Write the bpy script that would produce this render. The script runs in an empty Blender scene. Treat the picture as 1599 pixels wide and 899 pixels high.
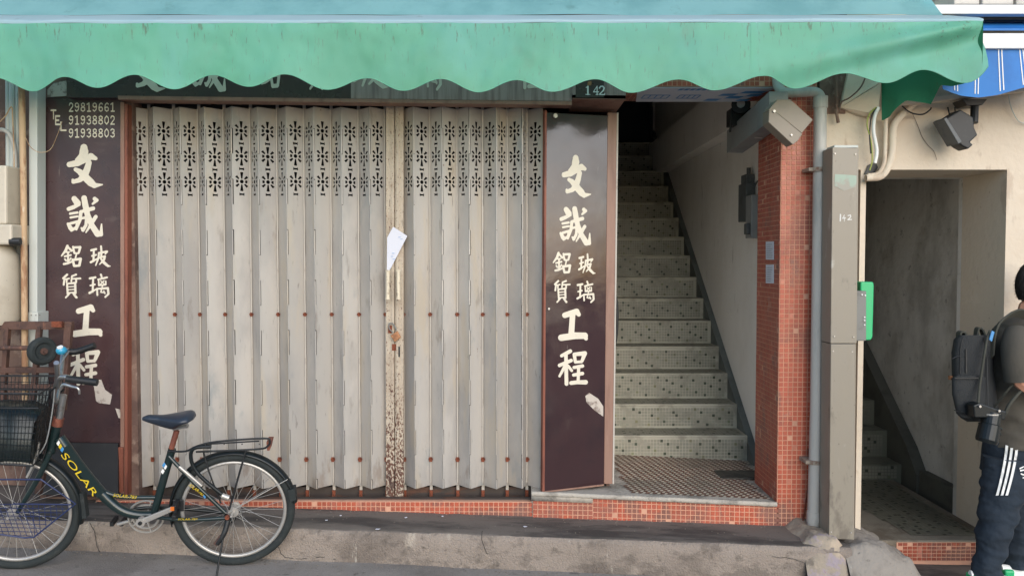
import bpy, bmesh, math, random
import numpy as np
from mathutils import Vector, Matrix, noise
from mathutils.geometry import delaunay_2d_cdt
random.seed(7)
S = bpy.context.scene
COL = S.collection

# ------------------------------------------------------------------ camera, sky, sun
F = 1232.0
PITCH = math.radians(2.07)
CAM = Vector((0, 0, 1.6))
cd = bpy.data.cameras.new('camera'); cam = bpy.data.objects.new('camera', cd); COL.objects.link(cam)
cam.location = CAM; cam.rotation_euler = (math.radians(90) - PITCH, 0, 0)
cd.sensor_width = 36; cd.lens = 36 * F / 1599; cd.clip_end = 500; cd.clip_start = 0.05
S.camera = cam
W = bpy.data.worlds.new('World'); S.world = W; W.use_nodes = True
nt = W.node_tree
SUN_EL, SUN_AZ = math.radians(22), math.radians(160)      # azimuth measured from +Y towards +X
sky = nt.nodes.new('ShaderNodeTexSky'); sky.sky_type = 'NISHITA'; sky.sun_disc = False
sky.sun_elevation = SUN_EL; sky.sun_rotation = SUN_AZ
sky.air_density = 1.0; sky.dust_density = 0.6; sky.ozone_density = 2.0
nt.links.new(sky.outputs[0], nt.nodes['Background'].inputs[0])
nt.nodes['Background'].inputs[1].default_value = 0.15
sl = bpy.data.lights.new('sun', 'SUN'); so = bpy.data.objects.new('sun', sl); COL.objects.link(so)
sl.energy = 1.9; sl.angle = math.radians(62); sl.color = (1.0, 0.95, 0.91)
sd = Vector((math.sin(SUN_AZ) * math.cos(SUN_EL), math.cos(SUN_AZ) * math.cos(SUN_EL), math.sin(SUN_EL)))
so.rotation_euler = sd.to_track_quat('Z', 'Y').to_euler()
S.view_settings.view_transform = 'Standard'; S.view_settings.look = 'None'
S.view_settings.exposure = 0.48; S.view_settings.gamma = 1
S.render.engine = 'CYCLES'

# ------------------------------------------------------------------ helpers
FWD = Vector((0, math.cos(PITCH), -math.sin(PITCH))); UP = Vector((0, math.sin(PITCH), math.cos(PITCH)))
def ray(px, py):
    return Vector((1, 0, 0)) * ((px - 799.5) / F) + FWD + UP * (-(py - 449.5) / F)
def P(px, py, Y):
    """point of the wall-parallel plane Y metres away that the photograph shows at px, py"""
    d = ray(px, py); return CAM + d * (Y / d.y)
def PL(px, py, p0, n):
    d = ray(px, py); return CAM + d * ((p0 - CAM).dot(n) / d.dot(n))
def lin(c):
    c = c / 255.0
    return c / 12.92 if c <= 0.04045 else ((c + 0.055) / 1.055) ** 2.4
def C(r, g, b, k=1.0): return (lin(r) * k, lin(g) * k, lin(b) * k, 1.0)

def pm(name, base, layers=(), rough=0.7, bump=None, metal=0.0, spec=0.5, vc=False, coat=0.0, rvar=0.0, transl=0, orand=0):
    """principled material; layers: (colour, scale xyz, lo, hi, strength) noise-masked tints over the base"""
    m = bpy.data.materials.new(name); m.use_nodes = True
    t = m.node_tree; N = t.nodes; L = t.links
    b = N['Principled BSDF']
    tc = N.new('ShaderNodeTexCoord')
    if vc:
        a = N.new('ShaderNodeAttribute'); a.attribute_name = 'Col'; cur = a.outputs['Color']
    else:
        r = N.new('ShaderNodeRGB'); r.outputs[0].default_value = base; cur = r.outputs[0]
    vec = tc.outputs['Object']
    if orand:                                              # every copy gets its own stains and a slightly different tone
        oi = N.new('ShaderNodeObjectInfo'); sc_ = N.new('ShaderNodeMath'); sc_.operation = 'MULTIPLY'; sc_.inputs[1].default_value = 23
        cx = N.new('ShaderNodeCombineXYZ'); va = N.new('ShaderNodeVectorMath'); L.new(oi.outputs['Random'], sc_.inputs[0])
        L.new(sc_.outputs[0], cx.inputs[0]); L.new(sc_.outputs[0], cx.inputs[1]); L.new(tc.outputs['Object'], va.inputs[0]); L.new(cx.outputs[0], va.inputs[1]); vec = va.outputs[0]
        rr_ = N.new('ShaderNodeMapRange'); rr_.inputs[3].default_value = 1 - orand; rr_.inputs[4].default_value = 1 + orand * .5
        L.new(oi.outputs['Random'], rr_.inputs[0]); vm = N.new('ShaderNodeVectorMath'); vm.operation = 'SCALE'
        L.new(cur, vm.inputs[0]); L.new(rr_.outputs[0], vm.inputs['Scale']); cur = vm.outputs[0]
    for i, lay in enumerate(layers):
        c, sc, lo, hi, st = lay[:5]
        mp = N.new('ShaderNodeMapping'); mp.inputs['Scale'].default_value = sc if isinstance(sc, tuple) else (sc, sc, sc)
        mp.inputs['Location'].default_value = (i * 3.7, i * 1.3, i * 5.1)
        L.new(vec, mp.inputs[0])
        n = N.new('ShaderNodeTexNoise'); n.inputs['Scale'].default_value = 1; n.inputs['Detail'].default_value = 6; n.inputs['Roughness'].default_value = 0.62
        L.new(mp.outputs[0], n.inputs['Vector'])
        mr = N.new('ShaderNodeMapRange'); mr.inputs[1].default_value = lo; mr.inputs[2].default_value = hi
        mr.inputs[4].default_value = st; mr.interpolation_type = 'SMOOTHSTEP'
        if len(lay) > 5:                                   # wear that grows towards one end: (z where none, z where most, amount)
            za_, zb_, am = lay[5]; sx = N.new('ShaderNodeSeparateXYZ'); L.new(tc.outputs['Object'], sx.inputs[0])
            zr = N.new('ShaderNodeMapRange'); zr.inputs[1].default_value = za_; zr.inputs[2].default_value = zb_; zr.inputs[4].default_value = am
            L.new(sx.outputs['Z'], zr.inputs[0]); ad = N.new('ShaderNodeMath'); ad.operation = 'ADD'
            L.new(n.outputs['Fac'], ad.inputs[0]); L.new(zr.outputs[0], ad.inputs[1]); L.new(ad.outputs[0], mr.inputs[0])
        else: L.new(n.outputs['Fac'], mr.inputs[0])
        mx = N.new('ShaderNodeMixRGB'); L.new(mr.outputs[0], mx.inputs[0]); L.new(cur, mx.inputs[1]); mx.inputs[2].default_value = c
        cur = mx.outputs[0]
    L.new(cur, b.inputs['Base Color'])
    b.inputs['Roughness'].default_value = rough; b.inputs['Metallic'].default_value = metal
    b.inputs['Specular IOR Level'].default_value = spec; b.inputs['Coat Weight'].default_value = coat
    if rvar:
        n = N.new('ShaderNodeTexNoise'); n.inputs['Scale'].default_value = 6; n.inputs['Detail'].default_value = 5
        L.new(tc.outputs['Object'], n.inputs['Vector'])
        mr = N.new('ShaderNodeMapRange'); mr.inputs[1].default_value = 0.3; mr.inputs[2].default_value = 0.7
        mr.inputs[3].default_value = max(0, rough - rvar); mr.inputs[4].default_value = min(1, rough + rvar)
        L.new(n.outputs['Fac'], mr.inputs[0]); L.new(mr.outputs[0], b.inputs['Roughness'])
    if transl:
        tr = N.new('ShaderNodeBsdfTranslucent'); L.new(cur, tr.inputs[0]); ms = N.new('ShaderNodeMixShader'); ms.inputs[0].default_value = transl
        L.new(b.outputs[0], ms.inputs[1]); L.new(tr.outputs[0], ms.inputs[2]); L.new(ms.outputs[0], N['Material Output'].inputs[0])
    if bump:
        sc, st = bump
        mp = N.new('ShaderNodeMapping'); mp.inputs['Scale'].default_value = sc if isinstance(sc, tuple) else (sc, sc, sc)
        L.new(vec, mp.inputs[0])
        n = N.new('ShaderNodeTexNoise'); n.inputs['Scale'].default_value = 1; n.inputs['Detail'].default_value = 8
        L.new(mp.outputs[0], n.inputs['Vector'])
        bp = N.new('ShaderNodeBump'); bp.inputs['Strength'].default_value = st; bp.inputs['Distance'].default_value = 0.01
        L.new(n.outputs['Fac'], bp.inputs['Height']); L.new(bp.outputs[0], b.inputs['Normal'])
    return m

def label(o, lab=None, cat=None, group=None, kind=None):
    if lab: o['label'] = lab
    if cat: o['category'] = cat
    if group: o['group'] = group
    if kind: o['kind'] = kind
    return o
def thing(name, loc, lab, cat, group=None):
    o = bpy.data.objects.new(name, None); COL.objects.link(o); o.location = loc
    o.empty_display_size = 0.05
    return label(o, lab, cat, group)

class MB:
    def __init__(s): s.v = []; s.f = []; s.c = []; s.cur = None
    def face(s, pts, c=None):
        i = len(s.v); s.v += [tuple(p) for p in pts]; s.f.append(tuple(range(i, i + len(pts)))); s.c.append(c or s.cur)
    def grid(s, rows, close=False, c=None):
        i = len(s.v); n = len(rows[0])
        for r in rows: s.v += [tuple(p) for p in r]
        for a in range(len(rows) - 1):
            for b in range(n if close else n - 1):
                b2 = (b + 1) % n
                s.f.append((i + a * n + b, i + a * n + b2, i + (a + 1) * n + b2, i + (a + 1) * n + b)); s.c.append(c or s.cur)
    def prism(s, poly, off, c=None):
        """closed polygon (3-D points) extruded by the vector off"""
        n = len(poly); i = len(s.v); off = Vector(off)
        s.v += [tuple(Vector(p)) for p in poly] + [tuple(Vector(p) + off) for p in poly]
        s.f.append(tuple(range(i, i + n))); s.c.append(c or s.cur)
        s.f.append(tuple(range(i + 2 * n - 1, i + n - 1, -1))); s.c.append(c or s.cur)
        for k in range(n):
            k2 = (k + 1) % n
            s.f.append((i + k, i + n + k, i + n + k2, i + k2)); s.c.append(c or s.cur)
    def box(s, a, b, c=None):
        x0, y0, z0 = a; x1, y1, z1 = b
        s.prism([(x0, y0, z0), (x1, y0, z0), (x1, y0, z1), (x0, y0, z1)], (0, y1 - y0, 0), c)
    def pbox(s, x0, y0, x1, y1, Y, d, c=None):
        """box whose front face fills the photo rectangle x0,y0-x1,y1 on plane Y, d deep"""
        s.prism([P(x0, y1, Y), P(x1, y1, Y), P(x1, y0, Y), P(x0, y0, Y)], (0, d, 0), c)
    def bar(s, a, b, w, h, up=(0, 0, 1), c=None):
        a = Vector(a); b = Vector(b); d = (b - a).normalized(); up = Vector(up)
        if abs(d.dot(up)) > 0.95: up = Vector((1, 0, 0))
        r = d.cross(up).normalized(); u = r.cross(d)
        s.prism([a - r * w / 2 - u * h / 2, a + r * w / 2 - u * h / 2, a + r * w / 2 + u * h / 2, a - r * w / 2 + u * h / 2], b - a, c)
    def tube(s, pts, r, n=8, c=None, cap=True, sq=None):
        pts = [Vector(p) for p in pts]; rs = r if isinstance(r, (list, tuple)) else [r] * len(pts)
        rows = []; prev = None
        for k, p in enumerate(pts):
            d = (pts[min(k + 1, len(pts) - 1)] - pts[max(k - 1, 0)]).normalized()
            if prev is None:
                q = Vector((0, 0, 1)) if abs(d.z) < 0.9 else Vector((0, 1, 0))
                u = d.cross(q).normalized()
            else: u = (prev - d * prev.dot(d)).normalized()
            prev = u; w = d.cross(u)
            rows.append([p + (u * math.cos(2 * math.pi * j / n) + w * math.sin(2 * math.pi * j / n)) * rs[k] for j in range(n)])
        s.grid(rows, True, c)
        if cap: s.face(rows[0][::-1], c); s.face(rows[-1], c)
    def disc(s, ctr, axis, r, t, n=24, c=None, r2=None):
        a = Vector(axis).normalized(); ctr = Vector(ctr)
        s.tube([ctr - a * t / 2, ctr + a * t / 2], [r, r2 or r], n, c)
    def ring(s, ctr, u, v, R, r, n=48, m=8, a0=0, a1=2 * math.pi, sx=1.0, c=None):
        """torus (or arc of one) in the plane u,v; r minor radius, sx widens it sideways"""
        u = Vector(u); v = Vector(v); w = u.cross(v).normalized(); ctr = Vector(ctr); rows = []
        full = abs(a1 - a0 - 2 * math.pi) < 1e-6
        for k in range(n + 1):
            a = a0 + (a1 - a0) * k / n; d = u * math.cos(a) + v * math.sin(a)
            rows.append([ctr + d * (R + r * math.cos(2 * math.pi * j / m)) + w * (r * sx * math.sin(2 * math.pi * j / m)) for j in range(m)])
        s.grid(rows, True, c)
        if not full: s.face(rows[0][::-1], c); s.face(rows[-1], c)
    def sphere(s, ctr, rx, ry, rz, n=12, m=8, c=None):
        rows = []
        for a in range(m + 1):
            t = math.pi * a / m
            rows.append([(ctr[0] + rx * max(math.sin(t), .001) * math.cos(2 * math.pi * j / n), ctr[1] + ry * max(math.sin(t), .001) * math.sin(2 * math.pi * j / n), ctr[2] + rz * math.cos(t)) for j in range(n)])
        s.grid(rows, True, c)
    def build(s, name, mat, parent=None, smooth=False, bevel=0, loc=None, weld=False, sub=0):
        o0 = Vector(parent.location) if (parent and loc is None) else Vector(loc or (0, 0, 0))
        if parent and parent.parent: o0 = Vector(parent.parent.location)
        me = bpy.data.meshes.new(name)
        me.from_pydata([tuple(Vector(p) - o0) for p in s.v], [], s.f)
        if any(s.c):
            ca = me.color_attributes.new('Col', 'FLOAT_COLOR', 'CORNER'); d = []
            for p, c in zip(me.polygons, s.c):
                c = c or (.5, .5, .5, 1)
                d += list(c) * p.loop_total
            ca.data.foreach_set('color', d)
        bm = bmesh.new(); bm.from_mesh(me)
        if weld: bmesh.ops.remove_doubles(bm, verts=bm.verts, dist=1e-5)
        bmesh.ops.recalc_face_normals(bm, faces=bm.faces); bm.to_mesh(me); bm.free()
        if smooth: me.polygons.foreach_set('use_smooth', [True] * len(me.polygons))
        me.materials.append(mat)
        o = bpy.data.objects.new(name, me); COL.objects.link(o)
        if parent: o.parent = parent
        else: o.location = o0
        if bevel:
            b = o.modifiers.new('bevel', 'BEVEL'); b.width = bevel; b.segments = 2; b.limit_method = 'ANGLE'
        if sub:
            q = o.modifiers.new('sub', 'SUBSURF'); q.levels = sub; q.render_levels = sub
        return o

def smooth_path(pts, n=6):
    """Catmull-Rom through the points"""
    pts = [Vector(p) for p in pts]; out = []
    for i in range(len(pts) - 1):
        a = pts[max(i - 1, 0)]; b = pts[i]; c = pts[i + 1]; d = pts[min(i + 2, len(pts) - 1)]
        for k in range(n):
            t = k / n
            out.append(0.5 * ((2 * b) + (c - a) * t + (2 * a - 5 * b + 4 * c - d) * t * t + (3 * b - a - 3 * c + d) * t ** 3))
    out.append(pts[-1]); return out
def jit(c, k): 
    q = 1 + random.uniform(-k, k); return (c[0] * q * (1 + random.uniform(-k, k) * .3), c[1] * q, c[2] * q * (1 + random.uniform(-k, k) * .3), 1)
def nz(x, y=0, z=0): return noise.noise(Vector((x, y, z)))

# ------------------------------------------------------------------ materials
M = {}
M['road'] = pm('road', C(160, 153, 146, .8), [(C(188, 182, 176), 240, .62, .68, .6), (C(105, 98, 92), 1.3, .42, .68, .7), (C(176, 168, 160), 5, .52, .72, .5), (C(80, 74, 70), 16, .58, .72, .6), (C(70, 66, 62), 90, .6, .7, .5)], .9, (130, .8))
M['concrete'] = pm('concrete', C(156, 143, 131, .88), [(C(196, 188, 178), 260, .62, .68, .6), (C(98, 88, 80), 2.2, .45, .66, .75), (C(190, 178, 162), (7, 7, 2.5), .55, .7, .6), (C(92, 84, 76), 18, .56, .7, .6), (C(214, 206, 190), (26, 26, 3.2), .66, .72, .7), (C(60, 56, 52), 70, .62, .72, .6), (C(84, 76, 70), (9, 9, 14), .56, .7, .45, (.12, -.02, .12)), (C(120, 110, 100), (3, 3, 30), .56, .66, .4), (C(66, 60, 56), (120, 120, 120), .64, .7, .5)], .92, (110, .9))
M['step_top'] = pm('step_top', C(118, 109, 101, .85), [(C(52, 48, 46), (1.6, 6, 4), .42, .62, .8), (C(116, 108, 102), (3, 9, 3), .58, .72, .5), (C(55, 52, 50), 40, .6, .7, .5)], .85, (50, .4))
M['nosing'] = pm('nosing', C(176, 168, 156), [(C(110, 104, 96), 8, .45, .65, .7), (C(80, 76, 70), 40, .58, .7, .5)], .85, (60, .4))
M['grout'] = pm('grout', C(204, 154, 128), [(C(150, 112, 96), 6, .5, .7, .6)], .95)
M['tile_red'] = pm('tile_red', None, [(C(120, 88, 78), 3.5, .5, .7, .5), (C(112, 92, 84), (9, 9, 5), .55, .7, .7, (.22, -.05, .16)), (C(190, 160, 145), 9, .62, .74, .5), (C(80, 56, 50), 30, .6, .7, .4)], .38, (90, .12), vc=True, rvar=.12)
M['mosaic'] = pm('mosaic', None, [(C(96, 96, 84), (3, 3, 6), .45, .68, .45), (C(84, 80, 70), 22, .6, .72, .5)], .5, vc=True)
M['mosaic_grout'] = pm('mosaic_grout', C(176, 172, 156), [(C(110, 106, 96), 6, .45, .65, .6)], .95)
M['stair_paint'] = pm('stair_paint', C(120, 126, 122, .75), [(C(84, 88, 86), 4, .45, .65, .7)], .8, (30, .3))
M['plaster'] = pm('plaster', C(236, 233, 228), [(C(222, 217, 210), (2, 2, 1.2), .45, .68, .6), (C(140, 128, 116), (9, 9, 3), .6, .74, .4)], .9, (25, .35))
M['plaster_grey'] = pm('plaster_grey', C(220, 217, 210), [(C(164, 160, 152), (2.2, 2.2, 1.2), .42, .66, .8), (C(176, 168, 156), 5, .55, .72, .5), (C(88, 82, 76), 15, .6, .72, .5)], .92, (22, .6))
M['cream'] = pm('cream', C(212, 198, 178), [(C(202, 184, 162), (2, 2, 1.4), .48, .7, .6), (C(160, 134, 110), (12, 12, 5), .63, .75, .55), (C(226, 214, 196), 6, .6, .75, .4), (C(128, 96, 74), (26, 26, 60), .69, .73, .7), (C(170, 150, 130), (5, 5, 2), .6, .66, .45)], .85, (28, .45))
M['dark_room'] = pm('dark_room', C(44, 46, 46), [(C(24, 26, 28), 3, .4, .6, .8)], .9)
M['gate'] = pm('gate_paint', C(186, 180, 172), [(C(158, 154, 150), (2.2, 2.2, .8), .42, .62, .75), (C(188, 174, 152), (9, 9, 1.2), .5, .68, .6), (C(126, 116, 106), (14, 14, 3), .6, .72, .5), (C(112, 74, 54), (22, 22, 12), .70, .75, .7), (C(130, 110, 94), (10, 10, 4), .64, .76, .5, (.4, .0, .10)), (C(130, 140, 144), (4, 4, 2), .6, .72, .5), (C(104, 98, 92), (60, 60, 8), .64, .72, .6)], .42, ((9, 9, 3.5), .5), metal=.15, rvar=.08, orand=.14)
M['gate_bar'] = pm('gate_bar', C(184, 177, 166), [(C(110, 80, 64), (10, 10, 5), .55, .7, .8)], .55)
M['rust'] = pm('rust', C(124, 66, 44), [(C(84, 44, 32), 30, .45, .6, .8), (C(160, 100, 70), 60, .6, .7, .6)], .9, (90, .5))
M['stile'] = pm('stile', C(190, 176, 156, .95), [(C(164, 146, 126), 5, .45, .65, .7), (C(96, 62, 48), (130, 130, 80), .63, .67, .8), (C(86, 50, 36), (110, 110, 60), .60, .64, .95, (.75, .0, .16)), (C(64, 44, 38), (16, 16, 4), .64, .70, .85, (.6, .0, .12)), (C(130, 92, 68), (26, 26, 5), .64, .72, .7)], .7, (120, .4))
M['stile_low'] = pm('stile_low', C(196, 160, 124, .9), [(C(78, 46, 34), (110, 110, 60), .46, .52, .95), (C(60, 42, 36), (14, 14, 4), .5, .6, .85)], .8, (120, .6))
M['sign'] = pm('sign_plum', C(58, 40, 42), [(C(44, 34, 38), 2, .45, .65, .7), (C(78, 64, 60), (9, 9, 4), .58, .76, .5), (C(120, 110, 104), (50, 50, 9), .68, .74, .5)], .14, (2.5, .35), spec=.5, rvar=.1, coat=.15)
M['sign_matte'] = pm('sign_plum_matte', C(72, 52, 52), [(C(56, 42, 46), 2, .45, .62, .8), (C(104, 90, 84), (5, 5, 10), .6, .75, .5), (C(120, 110, 100), (40, 40, 6), .67, .74, .5)], .3, (3, .3), rvar=.12)
M['board_faded_haze'] = pm('board_faded_haze', C(166, 146, 138), [(C(120, 100, 96), (30, 30, 2), .4, .65, .8), (C(160, 140, 132), 10, .58, .7, .5)], .6)  # grey haze reflected on the board is put into this colour
M['letters'] = pm('letter_paint', C(216, 207, 188), [(C(200, 192, 176), 14, .5, .7, .6), (C(130, 110, 104), (70, 70, 40), .68, .72, .7)], .5)
M['frame_brown'] = pm('frame_brown', C(146, 112, 96), [(C(118, 84, 70), (12, 12, 2), .45, .66, .7), (C(166, 134, 116), (20, 20, 4), .6, .72, .5)], .5, (40, .1))
M['frame_red'] = pm('frame_red', C(132, 76, 58), [(C(96, 52, 42), (20, 20, 3), .45, .62, .8), (C(164, 108, 84), (30, 30, 5), .6, .7, .5)], .65, (50, .25))
M['awning'] = pm('awning_fabric', C(122, 198, 168), [(C(140, 208, 204), (2.2, 2.2, 1.1), .5, .7, .45), (C(120, 194, 180), (1.2, 1.2, 2), .42, .66, .6), (C(104, 180, 140), (2.0, 2.0, 2), .5, .72, .5), (C(134, 166, 146), (5, 5, 3), .6, .74, .35), (C(122, 128, 112), (90, 90, 12), .60, .7, .4), (C(112, 120, 104), (60, 60, 9), .66, .74, .7, (-.34, -.19, .085)), (C(112, 176, 144), (3, 3, 2), .5, .7, .35, (-.3, -.5, .12))], .5, (300, .08), spec=.4, transl=.4)
M['awning_top'] = pm('awning_top', C(164, 226, 230), [(C(124, 190, 196), 2, .42, .66, .6), (C(104, 158, 156), (6, 6, 6), .6, .75, .4)], .5, spec=.4, transl=.55)
M['awning_lip'] = pm('awning_lip', C(196, 226, 236), [(C(180, 218, 228), 2, .42, .66, .6), (C(140, 170, 176), (9, 9, 9), .6, .75, .4)], .45, spec=.4, transl=.45)
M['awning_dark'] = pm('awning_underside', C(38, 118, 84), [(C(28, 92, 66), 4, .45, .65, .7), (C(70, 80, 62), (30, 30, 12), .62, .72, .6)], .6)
M['blue_cloth'] = pm('blue_cloth', C(36, 116, 190), [(C(26, 98, 168), 5, .45, .65, .6)], .6)
M['white_paint'] = pm('white_paint', C(222, 222, 220), [(C(180, 178, 172), (6, 6, 20), .55, .72, .6)], .5)
M['white_pole'] = pm('white_pole', C(190, 194, 188), [(C(170, 172, 164), (3, 3, 1), .5, .7, .6), (C(140, 134, 122), (30, 30, 6), .64, .72, .5)], .55)
M['pvc'] = pm('pvc_grey', C(180, 177, 170), [(C(140, 142, 138), (8, 8, 2), .48, .66, .6), (C(190, 190, 186), (30, 30, 8), .64, .74, .5)], .5, (30, .1))
M['duct'] = pm('duct_paint', C(138, 130, 116), [(C(136, 130, 120), (4, 4, 1), .45, .66, .6), (C(178, 172, 160), (18, 18, 2.5), .64, .75, .6), (C(96, 80, 68), (60, 60, 30), .66, .71, .7), (C(196, 192, 182), (7, 7, 3), .62, .7, .5), (C(92, 84, 76), (12, 12, 5), .6, .74, .6, (.5, .0, .12))], .42, (20, .08))
M['hood'] = pm('hood_paint', C(140, 142, 142), [(C(116, 118, 120), 4, .45, .66, .6), (C(170, 170, 168), 30, .64, .72, .5)], .5)
M['hood_cap'] = pm('hood_cap', C(142, 131, 118), [(C(130, 120, 110), 8, .5, .7, .6)], .5)
M['black'] = pm('black_plastic', C(26, 28, 30), [(C(52, 54, 56), 20, .5, .7, .5)], .5)
M['blackgloss'] = pm('black_gloss', C(20, 26, 28), [(C(38, 42, 42), 14, .5, .7, .4)], .36, spec=.4)
M['rubber'] = pm('tyre_rubber', C(36, 42, 42), [(C(58, 60, 58), 14, .5, .68, .6)], .8, (160, .3))
M['chrome'] = pm('chrome', C(190, 190, 188), [(C(150, 140, 130), 30, .55, .7, .6)], .28, metal=.9)
M['alloy'] = pm('alloy', C(186, 182, 176), [(C(150, 144, 138), 30, .55, .7, .5)], .4, metal=.55)
M['saddle'] = pm('saddle_vinyl', C(44, 52, 64), [(C(60, 66, 78), 9, .5, .7, .5)], .36)
M['yellow'] = pm('yellow_print', C(214, 184, 40), rough=.4)
M['white'] = pm('white_print', C(230, 230, 226), rough=.5)
M['blueprint'] = pm('blue_print', C(70, 140, 195), rough=.5)
M['paper'] = pm('paper', C(214, 214, 222), [(C(180, 184, 192), 30, .6, .7, .6)], .8)
M['brass'] = pm('brass', C(170, 120, 84), [(C(120, 80, 56), 60, .5, .65, .7)], .5, metal=.4)
M['green_box'] = pm('green_box', C(40, 176, 112), [(C(30, 150, 96), 12, .55, .7, .5)], .4)
M['grey_box'] = pm('grey_box', C(118, 118, 114), [(C(88, 86, 82), 14, .5, .68, .7)], .5)
M['bamboo'] = pm('bamboo', C(190, 160, 126), [(C(150, 108, 78), (20, 20, 6), .46, .58, .85), (C(214, 200, 176), (26, 26, 7), .58, .66, .7), (C(120, 84, 60), (60, 60, 5), .64, .72, .8)], .7)
M['heater'] = pm('heater_enamel', C(196, 186, 168), [(C(170, 158, 140), 5, .5, .7, .6), (C(60, 56, 50), 60, .66, .71, .9)], .45)
M['rust_frame'] = pm('rust_frame', C(92, 66, 56), [(C(62, 46, 42), 12, .45, .62, .8), (C(140, 96, 74), (30, 30, 8), .6, .7, .7)], .75, (60, .3))
M['blue_wire'] = pm('blue_wire', C(32, 44, 84), rough=.4)
M['skin'] = pm('skin', C(206, 150, 124), [(C(190, 130, 106), 20, .5, .7, .5)], .5)
M['hair'] = pm('hair', C(24, 21, 20), [(C(58, 50, 44), (260, 260, 30), .5, .66, .7)], .55, ((260, 260, 30), 1.0))
M['shirt'] = pm('olive_shirt', C(90, 85, 76), [(C(76, 72, 64), 8, .45, .66, .6)], .95, (420, .6))
M['pants'] = pm('navy_trousers', C(30, 42, 54), [(C(22, 32, 42), 7, .45, .66, .7)], .85, (40, .5))
M['pack'] = pm('backpack_fabric', C(42, 44, 45), [(C(32, 35, 37), 10, .45, .66, .7)], .85, (200, .4))
M['strap'] = pm('pack_strap', C(64, 64, 56), rough=.85)
M['stain'] = pm('stained_wall', C(120, 96, 84), [(C(86, 66, 60), 5, .45, .62, .8), (C(160, 140, 124), 14, .56, .7, .6)], .9, (30, .6))

# ------------------------------------------------------------------ ground
def road_z(x): return -0.044 * (x - 0.33)
def pave_z(x): return 0.175 - 0.035 * (x - 0.33)
b = MB(); xs = [-60, -20, -8] + [-6 + .25 * i for i in range(49)] + [8, 20, 60]
ys = [-60, -20, -5, 0, 2] + [2.6 + .1 * i for i in range(16)] + [6, 12, 60]
b.grid([[(x, y, max(-1.2, min(1.0, road_z(x))) + (0.006 * nz(x * 3, y * 3) if 2 < y < 4.2 else 0)) for x in xs] for y in ys])
label(b.build('road', M['road'], smooth=True), kind='structure')
# raised pavement along the shop front (kerb face is uneven cast concrete)
def kerb(x0, x1, name, yfront, yback, n, mat):
    b = MB(); rows = []
    prof = [(0, -.25), (0.002, .25), (.0, .6), (.0, .88), (.012, .985), (.03, 1.0), (.1, 1), (.3, 1)]
    for k in range(n + 1):
        x = x0 + (x1 - x0) * k / n; r = []
        for q, (dy, t) in enumerate(prof):
            h = pave_z(x); z = road_z(x) - .02 + (h - road_z(x) + .02) * t
            y = yfront + dy if q < 7 else yback
            if q < 6: y += .012 * nz(x * 5, t * 3, 1) + .006 * nz(x * 21, t * 9, 2)
            z += .004 * nz(x * 12, q)
            if q == 7: z += .0
            r.append((x, y, z))
        rows.append(r)
    b.grid(rows)
    return b.build(name, mat, smooth=True)
o = kerb(-4.6, 1.74, 'pavement', 3.985, 4.75, 260, M['concrete']); label(o, kind='structure')
o.data.materials.append(M['step_top'])
for p in o.data.polygons:
    if p.center.y > 4.0 and abs(p.normal.z) > .7: p.material_index = 1
# paving dirt line: cracks on the kerb as thin recessed grooves
b = MB()
for pts in ([(432, 838), (434, 850), (438, 862), (446, 870), (470, 872), (500, 869), (530, 873)], [(753, 828), (752, 842), (757, 856), (763, 868)], [(140, 815), (148, 830), (151, 850), (158, 868)], [(1205, 868), (1240, 872), (1262, 880)]):
    b.tube([P(x + 1.5 * nz(x, k), y + 2 * nz(k, y), 3.984) for (x0_, y0_), (x1_, y1_) in zip(pts[:-1], pts[1:]) for k in range(5) for x, y in [(x0_ + (x1_ - x0_) * k / 5, y0_ + (y1_ - y0_) * k / 5)]], .0014, 5)
label(b.build('kerb_crack', M['dark_room']), kind='structure')
# lumpy cement ramp at the corner
def mound(poly, name, mat, ztop, amp, seed, D0, D1):
    b = MB(); rows = []; nx, ny = 46, 26
    x0 = min(p[0] for p in poly); x1 = max(p[0] for p in poly)
    for j in range(ny + 1):
        t = j / ny; r = []
        for i in range(nx + 1):
            s = i / nx; x = x0 + (x1 - x0) * s; y = D0 + (D1 - D0) * t
            hx = np.interp(s, [p[0] for p in ztop], [p[1] for p in ztop])
            edge = min(1, t * 3.2) ** .45
            if t < .02: edge = 0
            h = -.25 + (hx + .25) * edge + amp * nz(x * 6 + seed, y * 6) * edge + amp * .5 * nz(x * 18, y * 18, seed) * edge
            r.append((x, y + .03 * nz(x * 4, seed), h))
        rows.append(r)
    b.grid(rows); return b.build(name, mat, smooth=True)
M['mound'] = pm('cement_ramp', C(156, 148, 138, .85), [(C(116, 108, 100), 6, .45, .64, .7), (C(190, 182, 170), 9, .58, .7, .6), (C(70, 66, 62), 28, .62, .72, .7), (C(170, 40, 60), (16, 30, 30), .72, .76, .8)], .92, (40, .9))
M['mound2'] = pm('painted_kerb_end', C(158, 146, 130, .9), [(C(150, 138, 156), 8, .54, .62, .55), (C(190, 170, 146), 5, .5, .6, .7), (C(96, 88, 80), 12, .58, .7, .7), (C(150, 40, 60), 20, .68, .72, .8)], .92, (45, .8))
o = mound([(1.71, 0), (2.16, 0)], 'cement_ramp', M['mound'], [(0, .11), (.25, .15), (.5, .12), (.8, .03), (.93, -.06), (1, -.25)], .03, 3, 3.87, 4.36)
label(o, kind='structure')
o = mound([(1.50, 0), (1.72, 0)], 'kerb_end', M['mound2'], [(0, .13), (.3, .172), (.8, .165), (.97, .12), (1, 0)], .016, 8, 3.90, 4.30)
label(o, kind='structure')
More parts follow.
